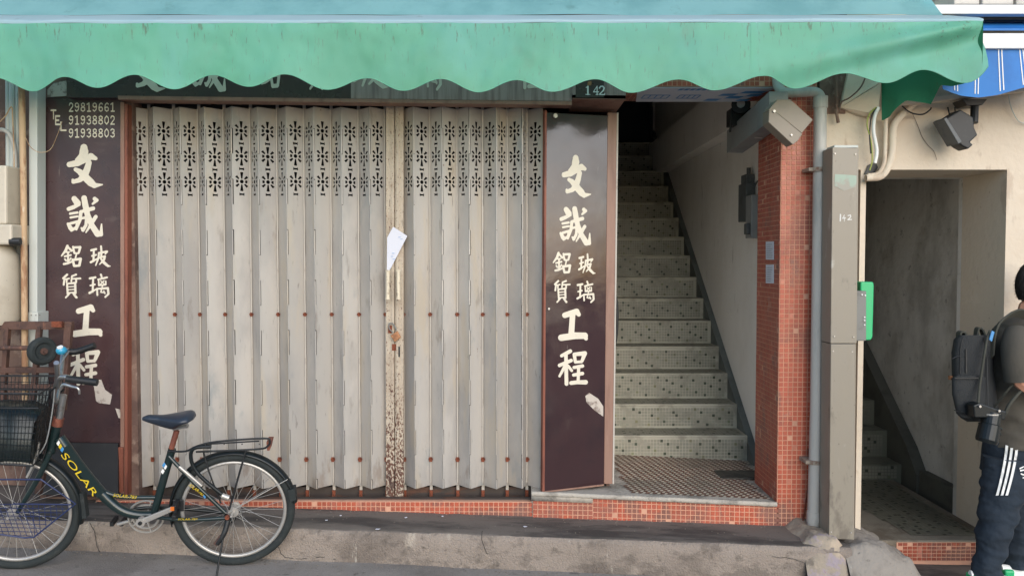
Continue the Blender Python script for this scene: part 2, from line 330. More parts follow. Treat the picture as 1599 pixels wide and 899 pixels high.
# low pavement on the right
b = MB(); b.grid([[(x, y, -.075 - .02 * (x - 2) + .004 * nz(x * 7, y * 7)) for x in [2.0 + .1 * i for i in range(40)]] for y in [4.02, 4.1, 4.2, 4.3, 4.36]])
b.grid([[(2.0 + .1 * i, 4.02, zz - .02 * .1 * i) for i in range(40)] for zz in (-.3, -.075)])
label(b.build('side_pavement', M['step_top'], smooth=True), kind='structure')

b = MB()                                                             # grit and small litter along the kerb
for _ in range(900):
    x = random.uniform(-2.7, 3.0); z0 = 0
    if random.random() < .5: y = 3.975 - abs(random.gauss(0, .035)) ; z0 = road_z(x)
    else:
        y = random.uniform(4.02, 4.30) if random.random() < .5 else 4.295 - abs(random.gauss(0, .012)); z0 = pave_z(x)
        if x > 1.5: continue
    q = random.uniform(.0012, .0042); b.sphere((x, y, z0 + q * .4), q, q * random.uniform(.6, 1.2), q * .6, 5, 3)
label(b.build('grit', pm('grit', C(140, 130, 118), [(C(80, 74, 68), 30, .45, .6, .8)], .9)), kind='stuff')
b = MB()
for x, y in ((532, 805), (634, 808), (691, 806), (510, 812), (590, 826), (820, 822)):
    q = PL(x, y, Vector((0, 0, pave_z((x - 800) * .0035) + .004)), Vector((0, 0, 1))); a = random.uniform(0, 3); s_ = random.uniform(.006, .014)
    b.prism([q + Vector((math.cos(a + t) * s_, math.sin(a + t) * s_ * k, random.uniform(0, .003))) for t, k in ((0, 1), (1.3, .6), (2.6, .9), (4.4, .5))], (0, 0, .0015))
label(b.build('litter', M['paper']), kind='stuff')

# ------------------------------------------------------------------ shophouse 142
YW = 4.30
LX = P(1167, 680, 5.23).x          # stair right end
SX0, SXW = 0.57, 1.62              # stair flank walls
house = thing('shophouse', (0, 4.4, 0.15), 'brown-red tiled shophouse holding the folding gate and the open mosaic staircase', 'building')
b = MB()                                                            # upper wall and side walls
b.box((-4.6, 4.47, 2.78), (1.75, 4.75, 6.2))
b.box((-2.62, 4.335, .1), (-2.07, 4.6, 2.78)); b.box((-4.6, 4.55, .1), (-2.62, 4.75, 2.78))
b.box((.54, 4.48, .1), (.56, 4.76, 2.78))
b.build('wall', M['stain'], house)
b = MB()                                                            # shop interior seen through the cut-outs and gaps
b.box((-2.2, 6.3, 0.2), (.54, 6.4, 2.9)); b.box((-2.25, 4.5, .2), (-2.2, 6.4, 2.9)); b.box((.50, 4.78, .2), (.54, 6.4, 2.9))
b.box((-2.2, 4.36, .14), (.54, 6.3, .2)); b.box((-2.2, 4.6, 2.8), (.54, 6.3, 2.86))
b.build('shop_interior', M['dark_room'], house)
# stairwell walls
b = MB()
b.box((.56, 4.78, .2), (SX0, 9.2, 4.2)); b.box((SXW, 4.72, .1), (1.70, 9.2, 4.2))
zb0, zb1 = 2.50, 2.85
b.box((1.50, 4.74, zb0), (SXW - .001, 9.1, zb1))
b.box((SX0, 9.0, 2.6), (SXW, 9.1, 4.2)); b.box((.5, 4.74, 4.2), (1.7, 9.2, 4.3))
b.box((SX0, 4.72, 2.56), (SXW, 4.80, 4.2))
b.build('stairwell_wall', M['plaster'], house)
# upper dark door at the head of the stairs
z15 = P(1000, 222.7, 8.7).z
b = MB(); b.box((SX0 + .002, 8.93, z15), (P(1013, 200, 8.93).x, 8.99, z15 + 1.2)); do = b.build('door', pm('dark_door', C(20, 34, 42), rough=.4), house)
b = MB(); b.box((P(1013, 200, 8.93).x, 8.9, z15), (P(1019, 200, 8.9).x, 8.99, z15 + 1.2)); b.build('door_frame', pm('door_frame_paint', C(30, 44, 50), rough=.5), do)

# ---- mosaic steps
TREAD, RIS = 5.23 * .0475, None
tops = [680, 631, 583, 541, 501, 466, 433, 399.3, 370, 340.6, 316, 290.7, 266.7, 243.3, 222.7]
MOS = C(144, 141, 126)
def mosaic(mb, o, u, v, nu, nv, cell, gap, dots, dim=1.0):
    """small glass tiles laid on a face: o origin, u/v unit directions"""
    nrm = u.cross(v).normalized()
    dk = {(10 * k + (j * 7 + dots * 3) % 10 + random.randint(-1, 1), j) for j in range(nv) for k in range(nu // 10 + 1)}
    for j in range(nv):
        for i in range(nu):
            dark = (i, j) in dk
            c = jit(C(58, 66, 50), .3) if dark and random.random() < .7 else (jit(C(120, 120, 92), .2) if dark else jit(MOS, .07))
            c = tuple(q_ * dim for q_ in c[:3]) + (1,)
            a = o + u * (i * cell + gap / 2) + v * (j * cell + gap / 2)
            h = nrm * .0012
            mb.face([a + h, a + u * (cell - gap) + h, a + u * (cell - gap) + v * (cell - gap) + h, a + v * (cell - gap) + h], c)
zprev = P(1000, 715, 5.23).z
steps = []
for k, ty in enumerate(tops):
    D = 5.23 * (1 + .0475 * k); z = P(1000, ty, D).z
    steps.append((D, z))
for k, (D, z) in enumerate(steps):
    z0 = steps[k - 1][1] if k else .26
    D2 = steps[k + 1][0] if k + 1 < len(steps) else 8.95
    b = MB(); b.box((SX0 + .002, D, z0 - .05), (LX, D2 + .03, z))
    # worn rounded nosing
    b.tube([(SX0 + .003, D + .004, z - .006), (LX - .002, D + .004, z - .006)], .009, 8)
    st = b.build('step', M['mosaic_grout'], house)
    b = MB(); cell = .0215; nu = int((LX - SX0 - .03) / cell)
    nv = int((z - z0 - .024) / cell)
    mosaic(b, Vector((SX0 + .01, D, z0 + .012)), Vector((1, 0, 0)), Vector((0, 0, 1)), nu, nv, cell, .003, k % 3 + 1)
    if k < 7: mosaic(b, Vector((SX0 + .01, D + .02, z)), Vector((1, 0, 0)), Vector((0, 1, 0)), nu, int((D2 - D - .02) / cell), cell, .003, k % 2 + 1)
    for q in range(len(b.f)): pass
    t = b.build('mosaic_tiles', M['mosaic'], st); t['kind'] = 'stuff'
# painted stringer between steps and wall
(Da, za), (Db, zb) = steps[0], steps[-1]
sl_ = (zb - za) / (Db - Da)
b = MB(); zt = P(1181, 690, 5.24).z
b.prism([(LX + .002, 5.10, .2), (LX + .002, 5.10, zt - .09), (LX + .002, 5.24, zt + .02), (LX + .002, 9.0, zt + .02 + sl_ * 3.76), (LX + .002, 9.0, .2)], (SXW - LX - .003, 0, 0))
b.build('stringer', M['stair_paint'], house)

# ---- landing with rhombic tiles, worn cement nosing
def LZ(x, y):      # landing surface height
    return .302 - .045 * (x - .58) - .0 * y
b = MB(); y0, y1 = 4.308, 5.24; x0, x1 = P(830, 768, 4.30).x, SXW
b.prism([(x0, y0, .12), (x1, y0, .12), (x1, y0, LZ(x1, 0)), (x0, y0, LZ(x0, 0))], (0, y1 - y0, 0))
b.build('landing', M['nosing'], house)
b = MB(); rows = []
for k in range(40):
    x = x0 + (1.455 - x0) * k / 39; zc = LZ(x, 0) + .006
    rows.append([(x, 4.288 + .003 * nz(x * 9) + .010 * math.cos(a), zc - .012 + .014 * math.sin(a) + .003 * nz(x * 14, 3)) for a in [i * math.pi / 4 for i in range(8)]])
b.grid(rows, True)
b.prism([(x0, 4.285, LZ(x0, 0) - .045), (P(925, 790, 4.3).x, 4.285, LZ(.4, 0) - .045), (P(925, 790, 4.3).x, 4.285, LZ(.4, 0) - .004), (x0, 4.285, LZ(x0, 0) - .004)], (0, .02, 0))
b.build('landing_nosing', M['nosing'], house, smooth=True)
b = MB(); cu, cv = .041, .031; c1 = C(112, 76, 62); c2 = C(206, 192, 172); c3 = C(150, 132, 118)
yy = 4.36; j = 0
while yy < 5.21:
    for i in range(-4, 30):
        xx = .66 + i * cu + (j * .8333 % 1) * cu
        if not (.63 < xx < 1.40 + (0 if yy < 4.72 else .12)): continue
        if 4.74 < yy < 4.92 and xx > 1.26: continue
        z = lambda x: LZ(x, 0) + .0016
        g = .0014; sh = cu / 3
        a = [(xx + g, yy + g), (xx + cu * .6 - g, yy + g), (xx + cu * .6 + sh - g, yy + cv - g), (xx + sh + g, yy + cv - g)]
        b.face([(p, q, z(p)) for p, q in a], jit(c1, .25))
        a = [(xx + cu * .6 + g, yy + g), (xx + cu - g, yy + g), (xx + cu + sh - g, yy + cv - g), (xx + cu * .6 + sh + g, yy + cv - g)]
        b.face([(p, q, z(p)) for p, q in a], jit(c2, .12))
    yy += cv; j += 1
t = b.build('landing_tiles', M['mosaic'], house); t['kind'] = 'stuff'
b = MB(); b.box((1.27, 4.745, LZ(1.4, 0) + .0005), (1.56, 4.92, LZ(1.27, 0) + .006)); b.build('drain_plate', pm('drain_plate', C(78, 74, 66), [(C(50, 48, 44), 12, .45, .6, .8)], .7), house)

# ---- red glazed tiles: pier, base strip, lintel soffit
RED = C(178, 88, 65)
def tiles(mb, o, u, v, nu, nv, cu, cv, g, th, miss=.012, dark=1.0, lim=None):
    nrm = u.cross(v).normalized()
    for j in range(nv):
        for i in range(nu):
            if random.random() < miss: continue
            a = o + u * (i * cu + g / 2) + v * (j * cv + g / 2)
            if lim and not lim(a): continue
            c = jit(tuple(x * dark for x in RED[:3]) + (1,), .11)
            if random.random() < .03: c = jit(C(190, 116, 94), .1)
            t = nrm * (th + random.uniform(-.0004, .0004)); w = u * (cu - g); h = v * (cv - g); e = .0012
            ue = u * e; ve = v * e
            top = [a + ue + ve + t, a + w - ue + ve + t, a + w + h - ue - ve + t, a + h + ue - ve + t]
            bot = [a, a + w, a + w + h, a + h]
            mb.face(top, c)
            for q in range(4): mb.face([bot[q], bot[(q + 1) % 4], top[(q + 1) % 4], top[q]], c)
px0 = P(1216, 560, YW).x; px1 = P(1264, 560, YW).x; ztop = P(1200, 116, YW).z + .3; zsof = P(1100, 135, YW).z
b = MB(); b.box((px0, YW, .05), (px1 + .02, 4.70, zsof)); b.box((P(972, 140, YW).x, YW, zsof), (px1 + .02, 4.70, ztop + .2))
b.build('pier', M['grout'], house)
ct = .0268
b = MB(); U = Vector((1, 0, 0)); Z = Vector((0, 0, 1))
tiles(b, Vector((px0 + .001, YW, .125)), U, Z, 7, int((ztop - .125) / ct), .0262, ct, .0040, .0024)
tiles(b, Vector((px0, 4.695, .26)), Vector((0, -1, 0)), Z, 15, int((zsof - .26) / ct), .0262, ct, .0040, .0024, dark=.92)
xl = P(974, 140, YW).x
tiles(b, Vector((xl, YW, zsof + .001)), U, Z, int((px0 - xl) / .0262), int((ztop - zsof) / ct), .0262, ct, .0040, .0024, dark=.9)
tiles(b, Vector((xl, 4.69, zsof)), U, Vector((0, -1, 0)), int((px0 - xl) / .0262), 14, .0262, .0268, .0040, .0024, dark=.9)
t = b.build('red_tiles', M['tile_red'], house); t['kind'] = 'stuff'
# base strip below the landing (slightly sloping) and below the gate
b = MB(); g0 = MB()
def strip(xa, ya_top, xb, yb_top, ya_bot, yb_bot, Y, rows, dark=1.0, lim=None):
    A = P(xa, ya_top, Y); B = P(xb, yb_top, Y); A2 = P(xa, ya_bot, Y); B2 = P(xb, yb_bot, Y)
    g0.prism([A2 - Z * .05, B2 - Z * .05, B, A], (0, .03, 0))
    u = (B - A).normalized(); n = int((B - A).length / .0268)
    for i in range(n):
        t = (i + .5) / n; T = A.lerp(B, t) - u * .0134; h = T.z - A2.lerp(B2, t).z; k = int(h / .0268 + .7)
        tiles(b, T - Z * (.0268 * k + .002), u, Z, 1, k, .0268, .0268, .0040, .0024, .02, dark, lim)
strip(926, 776, 1216, 785, 810, 822, YW, 4)
strip(832, 779, 926, 781, 807, 812, YW, 4, 1.0, lambda a: a.z < P(850, 781, YW).z)
strip(150, 781, 832, 783, 789, 807, YW + .01, 2, .95)
g0.build('tile_bed', M['grout'], house)
t = b.build('base_tiles', M['tile_red'], house); t['kind'] = 'stuff'

# ---- blue and white banner glued under the lintel
ban = thing('banner', P(1080, 150, 4.5), 'blue and white printed plastic sheet stuck under the tiled lintel over the stairs', 'banner')
zb = zsof - .006
b = MB(); xa, xb = P(993, 157, 4.69).x, P(1150, 157, 4.69).x
b.prism([(xa - .05, YW + .004, zb), (xb + .12, YW + .004, zb), (xb + .01, 4.69, zb), (xa, 4.69, zb)], (0, 0, .003))
b.build('sheet', pm('banner_sheet', C(200, 206, 216), rough=.55), ban)
b = MB()
for (u0, u1, v0, v1) in ((.68, .80, .40, .56), (.76, .88, .58, .76), (.82, .99, .22, .38), (.9, 1.0, .42, .6), (.62, .73, .78, .94), (.88, .98, .80, .96)):
    X = lambda u, v: xa - .03 + (xb - xa + .13) * u - .02 * v; Y_ = lambda v: YW + .01 + .37 * v
    b.face([(X(u0, v0), Y_(v0), zb - .001), (X(u1, v0), Y_(v0), zb - .001), (X(u1 - .02, v1), Y_(v1), zb - .001), (X(u0 - .02, v1), Y_(v1), zb - .001)])
for i in range(6):
    u0 = .30 + i * .045; b.face([(X(u0, .05), Y_(.05), zb - .001), (X(u0 + .035, .05), Y_(.05), zb - .001), (X(u0 + .02, .17), Y_(.17), zb - .001), (X(u0 - .01, .17), Y_(.17), zb - .001)])
for (u0, u1) in ((.08, .28), (.36, .52)):
    for v0 in (.5, .74): b.bar((X(u0, v0), Y_(v0), zb - .0015), (X(u1, v0), Y_(v0), zb - .0015), .008, .001)
    for k in range(5): uu = u0 + (u1 - u0) * k / 4; b.bar((X(uu, .5), Y_(.5), zb - .002), (X(uu, .74), Y_(.74), zb - .002), .006, .001)
label(b.build('print', M['blueprint'], ban), kind='stuff')

# ------------------------------------------------------------------ lettering helpers
GLY = {
 '文': [[(228,50,25),(228,88,33),(200,125,15),(155,160,4)],[(100,205,20),(170,192,24),(290,132,24),(330,150,14)],[(272,190,20),(255,250,24),(230,310,26),(190,345,18),(135,362,14),(130,345,9)],[(155,250,14),(190,270,20),(240,320,28),(290,370,28),(320,395,20),(392,387,3)]],
 '誠': [[(145,508,20),(172,545,24),(190,562,7)],[(95,597,14),(140,580,14),(192,560,7)],[(108,638,8),(172,628,8)],[(112,672,7),(172,662,7)],[(90,728,10),(112,765,16)],[(110,724,9),(172,708,9)],[(120,782,11),(170,755,9)],[(175,708,10),(162,765,9)],[(232,502,20),(242,560,22),(262,650,20),(300,740,20),(350,815,22),(382,820,14),(386,730,4)],[(200,622,10),(312,592,14)],[(325,508,14),(345,520,12),(308,552,7)],[(203,622,12),(196,690,12),(163,775,8)],[(215,678,8),(252,670,9),(248,740,11),(222,782,12),(208,764,6)],[(335,665,13),(300,720,13),(248,802,4)]],
 '鋁': [[(122,112,14),(100,170,15),(45,238,7)],[(125,122,10),(178,172,12)],[(108,192,7),(152,188,7)],[(85,246,9),(168,228,9)],[(130,190,10),(130,320,11)],[(88,280,8),(103,300,9)],[(166,268,8),(150,298,7)],[(75,345,11),(125,335,12),(185,313,8)],[(195,122,10),(212,200,11)],[(200,130,11),(290,127,13),(270,200,11)],[(215,205,9),(265,205,9)],[(242,210,8),(226,272,8)],[(190,288,12),(210,365,13)],[(195,292,12),(295,278,14),(280,360,13)],[(212,370,12),(275,366,12)]],
 '玻': [[(422,165,12),(484,150,12)],[(430,240,9),(484,226,9)],[(455,160,10),(450,310,10)],[(415,325,12),(500,278,8)],[(550,112,10),(556,180,11),(552,255,10)],[(522,200,10),(516,270,10),(480,366,6)],[(522,202,10),(628,182,12),(606,216,6)],[(532,262,8),(602,246,11),(588,294,12),(532,352,6)],[(545,275,8),(590,330,16),(640,374,13),(674,378,3)]],
 '質': [[(125,477,11),(75,522,10)],[(92,520,9),(82,605,10)],[(85,540,7),(148,526,8)],[(122,532,8),(118,572,8)],[(238,476,10),(186,496,9),(178,562,8)],[(190,530,8),(292,525,9)],[(238,530,9),(238,575,9)],[(124,592,9),(132,720,10)],[(124,592,8),(226,582,11),(230,712,11)],[(140,632,5),(220,627,5)],[(140,670,5),(220,664,5)],[(140,710,7),(225,702,7)],[(150,722,9),(108,768,8)],[(205,722,9),(242,766,12)]],
 '璃': [[(410,527,12),(478,514,11)],[(415,620,8),(472,606,9)],[(450,522,10),(445,700,10)],[(405,717,12),(492,667,7)],[(550,477,10),(562,515,9)],[(515,542,9),(628,514,10)],[(548,560,5),(588,595,5)],[(590,558,6),(545,602,5)],[(522,562,7),(524,618,8),(612,610,8),(612,562,7)],[(500,662,9),(505,745,9)],[(502,662,9),(640,655,12),(646,730,11),(606,770,9)],[(572,620,7),(550,706,7),(602,714,7)],[(588,690,6),(602,724,6)]],
 '工': [[(237,92,13),(308,70,14),(322,88,9)],[(284,92,13),(276,208,14)],[(215,226,15),(300,214,16),(358,214,15),(366,232,8)]],
 '程': [[(132,331,10),(72,362,8)],[(58,427,9),(138,394,9)],[(102,350,9),(106,552,10)],[(95,432,8),(58,500,6)],[(116,430,7),(142,462,7)],[(160,352,9),(166,400,8)],[(160,352,9),(232,346,12),(214,395,8)],[(167,405,7),(210,402,7)],[(158,441,8),(216,431,9)],[(155,492,8),(216,482,9)],[(190,440,8),(186,542,8)],[(138,546,10),(180,541,10),(238,541,12)]],
}
def glyph_mesh(strokes, n=84):
    """union of brush strokes -> filled 2-D polygons in the unit square (marching squares)"""
    xs_ = [p[0] + s * p[2] for st in strokes for p in st for s in (-1, 1)]; ys_ = [p[1] + s * p[2] for st in strokes for p in st for s in (-1, 1)]
    x0, x1, y0, y1 = min(xs_), max(xs_), min(ys_), max(ys_)
    pad = .02; gx = np.linspace(x0 - pad * (x1 - x0), x1 + pad * (x1 - x0), n); gy = np.linspace(y0 - pad * (y1 - y0), y1 + pad * (y1 - y0), n)
    X, Y = np.meshgrid(gx, gy); Dm = np.full(X.shape, 1e9)
    for st in strokes:
        for (ax, ay, ar), (bx, by, br) in zip(st[:-1], st[1:]):
            dx, dy = bx - ax, by - ay; t = np.clip(((X - ax) * dx + (Y - ay) * dy) / (dx * dx + dy * dy + 1e-9), 0, 1)
            d = np.hypot(X - ax - t * dx, Y - ay - t * dy) - (ar + (br - ar) * t); Dm = np.minimum(Dm, d)
    V = []; Fc = []
    for j in range(n - 1):
        for i in range(n - 1):
            q = [(i, j), (i + 1, j), (i + 1, j + 1), (i, j + 1)]; d = [Dm[b_, a_] for a_, b_ in q]
            if min(d) >= 0: continue
            pts = []
            for k in range(4):
                (a, b_), (a2, b2) = q[k], q[(k + 1) % 4]; da, db = d[k], d[(k + 1) % 4]
                if da < 0: pts.append((gx[a], gy[b_]))
                if (da < 0) != (db < 0):
                    t = da / (da - db); pts.append((gx[a] + (gx[a2] - gx[a]) * t, gy[b_] + (gy[b2] - gy[b_]) * t))
            if len(pts) >= 3:
                Fc.append(tuple(range(len(V), len(V) + len(pts)))); V += [((x - x0) / (x1 - x0), (y - y0) / (y1 - y0)) for x, y in pts]
    return V, Fc
GM = {k: glyph_mesh(v) for k, v in {k: [[(x, y, w * 1.16 + 1.6) for x, y, w in st] for st in v] for k, v in GLY.items()}.items()}
def text_mesh(s):
    cu = bpy.data.curves.new('t', 'FONT'); cu.body = s; cu.resolution_u = 3
    ob = bpy.data.objects.new('t', cu); COL.objects.link(ob)
    dg = bpy.context.evaluated_depsgraph_get(); dg.update()
    me = bpy.data.meshes.new_from_object(ob.evaluated_get(dg))
    V = [(v.co.x, -v.co.y) for v in me.vertices]; Fc = [tuple(p.vertices) for p in me.polygons]
    bpy.data.objects.remove(ob); bpy.data.curves.remove(cu); bpy.data.meshes.remove(me)
    x0 = min(v[0] for v in V); x1 = max(v[0] for v in V); y0 = min(v[1] for v in V); y1 = max(v[1] for v in V)
    return [((x - x0) / (x1 - x0), (y - y0) / (y1 - y0)) for x, y in V], Fc
def put_glyph(name, g, box, to3, mat, parent):
    V, Fc = g; x0, y0, x1, y1 = box; b = MB()
    b.v = [tuple(to3(x0 + (x1 - x0) * u, y0 + (y1 - y0) * v)) for u, v in V]; b.f = list(Fc); b.c = [None] * len(Fc)
    return b.build(name, mat, parent, weld=True)
# numeral strokes for the painted 142 and the telephone numbers
NUM = {'0': [[(50,8),(20,30),(18,50),(20,70),(50,92),(80,70),(82,50),(80,30),(50,8)]], '1': [[(28,22),(52,8),(52,92)],[(32,92),(72,92)]],
 '2': [[(20,28),(30,10),(55,6),(78,20),(76,42),(50,64),(18,92),(80,92)]], '3': [[(20,20),(45,6),(76,16),(74,38),(46,48)],[(46,48),(78,58),(80,80),(50,94),(20,82)]],
 '4': [[(62,92),(62,8),(15,66),(85,66)]], '6': [[(78,18),(55,6),(28,22),(18,55),(24,82),(50,94),(76,84),(80,64),(62,50),(36,52),(20,66)]],
 '8': [[(50,6),(24,18),(28,38),(50,48),(74,38),(76,18),(50,6)],[(50,48),(20,62),(20,82),(50,94),(80,82),(80,62),(50,48)]],
 '9': [[(22,82),(45,94),(72,78),(82,45),(76,18),(50,6),(24,16),(20,36),(38,50),(64,48),(80,34)]], 'T': [[(5,10),(95,10)],[(50,10),(50,92)]], 'E': [[(85,10),(20,10),(20,90),(85,90)],[(20,50),(70,50)]], 'L': [[(25,8),(25,90),(85,90)]]}
def num_glyph(ch, w=7): return glyph_mesh([[(x, y, w) for x, y in st] for st in NUM[ch]], 26)

# ------------------------------------------------------------------ left sign panel
YS = 4.31
def sign_text(root, boxes, to3):
    for ch, bx in boxes: put_glyph('character', GM[ch], bx, to3, M['letters'], root)
sg = thing('shop_sign', P(132, 750, YS), 'plum sign panel with telephone numbers and cream brush characters left of the folding gate', 'sign')
b = MB(); b.pbox(72, 153, 193, 775, YS, .02); b.build('panel', M['sign_matte'], sg)
f3 = lambda x, y: P(x, y, YS - .002)
sign_text(sg, [('文', (104, 225, 161, 294)), ('誠', (104, 305, 161, 370)), ('鋁', (95, 382, 128, 417)), ('玻', (140, 383, 173, 417)), ('質', (97, 427, 127, 466)), ('璃', (138, 427, 171, 465)), ('工', (112, 475, 160, 526)), ('程', (108, 543, 158, 602))], f3)
for r, s_ in enumerate(('29819661', '91938802', '91938803')):
    for i, ch in enumerate(s_):
        put_glyph('digit', num_glyph(ch), (107.5 + i * 9.25, 160 + r * 20.2, 114.5 + i * 9.25, 175 + r * 20.2), f3, M['letters'], sg)
for ch, bx in (('T', (79, 171, 88, 187)), ('E', (86, 180, 94, 196)), ('L', (94, 190, 104, 205))): put_glyph('letter', num_glyph(ch, 9), bx, f3, M['letters'], sg)
b = MB(); M['torn'] = pm('torn_backing', C(190, 180, 168), [(C(120, 104, 96), 26, .5, .64, .8)], .9)
b.face([P(x, y, YS - .0025) for x, y in [(146, 600), (158, 592), (164, 608), (175, 616), (172, 631), (155, 629), (150, 626)]]); b.build('torn_patch', M['torn'], sg); b = MB()
b.face([P(x, y, YS - .0025) for x, y in [(180, 637), (194, 640), (193, 654), (185, 652)]]); b.build('torn_patch', M['torn'], sg); b = MB()
b.face([P(x, y, YS - .0025) for x, y in [(74, 140), (84, 130), (103, 126), (108, 150), (74, 152)]])
b.build('torn_patch', M['torn'], sg)
fr = thing('door_frame', P(200, 765, 4.3), 'rusty red steel frame upright between the left sign panel and the gate', 'frame')
b = MB(); b.pbox(188, 160, 194, 770, 4.295, .05); b.build('jamb', M['frame_brown'], fr)
b = MB(); b.pbox(194.5, 163, 199, 772, 4.287, .055); b.build('inner_jamb', M['frame_red'], fr)
b = MB(); b.pbox(184, 698, 192, 768, 4.285, .015); b.build('strip', M['frame_red'], fr)
bb = thing('board', P(140, 770, 4.27), 'black board leaning against the foot of the left sign panel', 'board')
b = MB(); b.prism([P(40, 690, 4.285), P(184, 692, 4.285), P(184, 772, 4.25), P(40, 772, 4.25)], (0, .012, 0)); b.build('sheet', pm('black_sheet', C(38, 38, 40), [(C(56, 54, 54), 8, .5, .7, .6)], .6), bb)
# ------------------------------------------------------------------ top sign board, frame under it
tb = thing('sign_board', P(500, 155, 4.26), 'long plum sign board over the gate with cream characters half hidden by the awning scallops', 'sign')
b = MB(); b.prism([P(104, 60, 4.26), P(548, 60, 4.26), P(548, 154, 4.26), P(104, 152.5, 4.26)], (0, .2, 0)); b.build('board', M['sign_matte'], tb)
b = MB(); b.prism([P(548, 60, 4.258), P(893, 60, 4.258), P(893, 158, 4.258), P(548, 154, 4.258)], (0, .2, 0)); b.build('hazy_board', M['board_faded_haze'], tb)  # right half of the board, paler with the painted-in haze reflection
t3 = lambda x, y: P(x, y, 4.2555)
for ch, bx in (('文', (205, 76, 258, 144)), ('誠', (298, 78, 353, 144)), ('鋁', (404, 78, 438, 138)), ('質', (478, 84, 512, 141)), ('玻', (550, 80, 606, 139)), ('璃', (652, 80, 690, 142)), ('工', (722, 86, 768, 136)), ('程', (808, 80, 848, 140))): put_glyph('character', GM[ch], bx, t3, M['letters'], tb)
hf = thing('lintel', P(560, 160, 4.25), 'long brown metal lintel channel running above both leaves of the folding gate', 'lintel')
b = MB()
b.prism([P(184, 152.5, 4.25), P(893, 158.5, 4.25), P(893, 164, 4.25), P(184, 155.5, 4.25)], (0, .10, 0)); b.build('front_strip', M['frame_brown'], hf)
b = MB(); A = P(184, 155.5, 4.252); B = P(893, 164.5, 4.252)
b.prism([A, B, B + Z * .02, A + Z * .02], (0, .092, 0)); b.build('soffit', M['frame_brown'], hf)
bx = thing('number_box', P(930, 165, 4.25), 'faded brown box with the white house number 142 beside the sign board', 'house number')
b = MB(); a0 = P(893, 153.5, 4.25); a1 = P(977, 154.5, 4.25); b.prism([a0, a1, P(980, 70, 4.25), P(893, 70, 4.25)], (0, .23, 0)); b.build('box', M['board_faded_haze'], bx)
b = MB(); b.prism([a0 - Z * .002, a1 - Z * .002, a1 + Vector((-.02, .235, -.028)), a0 + Vector((0, .235, -.028))], (0, 0, .02)); b.build('soffit', M['frame_brown'], bx)
b = MB(); b.pbox(899, 120, 943, 152.5, 4.2485, .002); pp = b.build('plate', M['sign_matte'], bx)
b = MB(); b.face([P(x, y, 4.2455) for x, y in ((918, 128), (924, 127), (923, 134), (917, 133))]); b.build('sticker', M['brass'], bx)
for i, ch in enumerate('142'):
    st = {'1': [[(52, 8, 8), (52, 92, 8)], [(30, 92, 4), (74, 92, 4)], [(34, 20, 4), (52, 10, 5)]], '4': [[(66, 8, 6), (66, 92, 8)], [(66, 8, 5), (15, 66, 4)], [(15, 66, 5), (88, 66, 5)], [(50, 92, 4), (82, 92, 4)]], '2': [[(22, 26, 8), (34, 10, 6), (60, 8, 6), (76, 26, 9), (66, 50, 8), (20, 88, 5), (80, 90, 6), (84, 78, 4)]]}[ch]
    put_glyph('digit', glyph_mesh(st, 34), ((914, 926, 935)[i], 134, (922, 935.5, 945)[i], 149), lambda x, y: P(x, y, 4.2445), M['white'], bx)

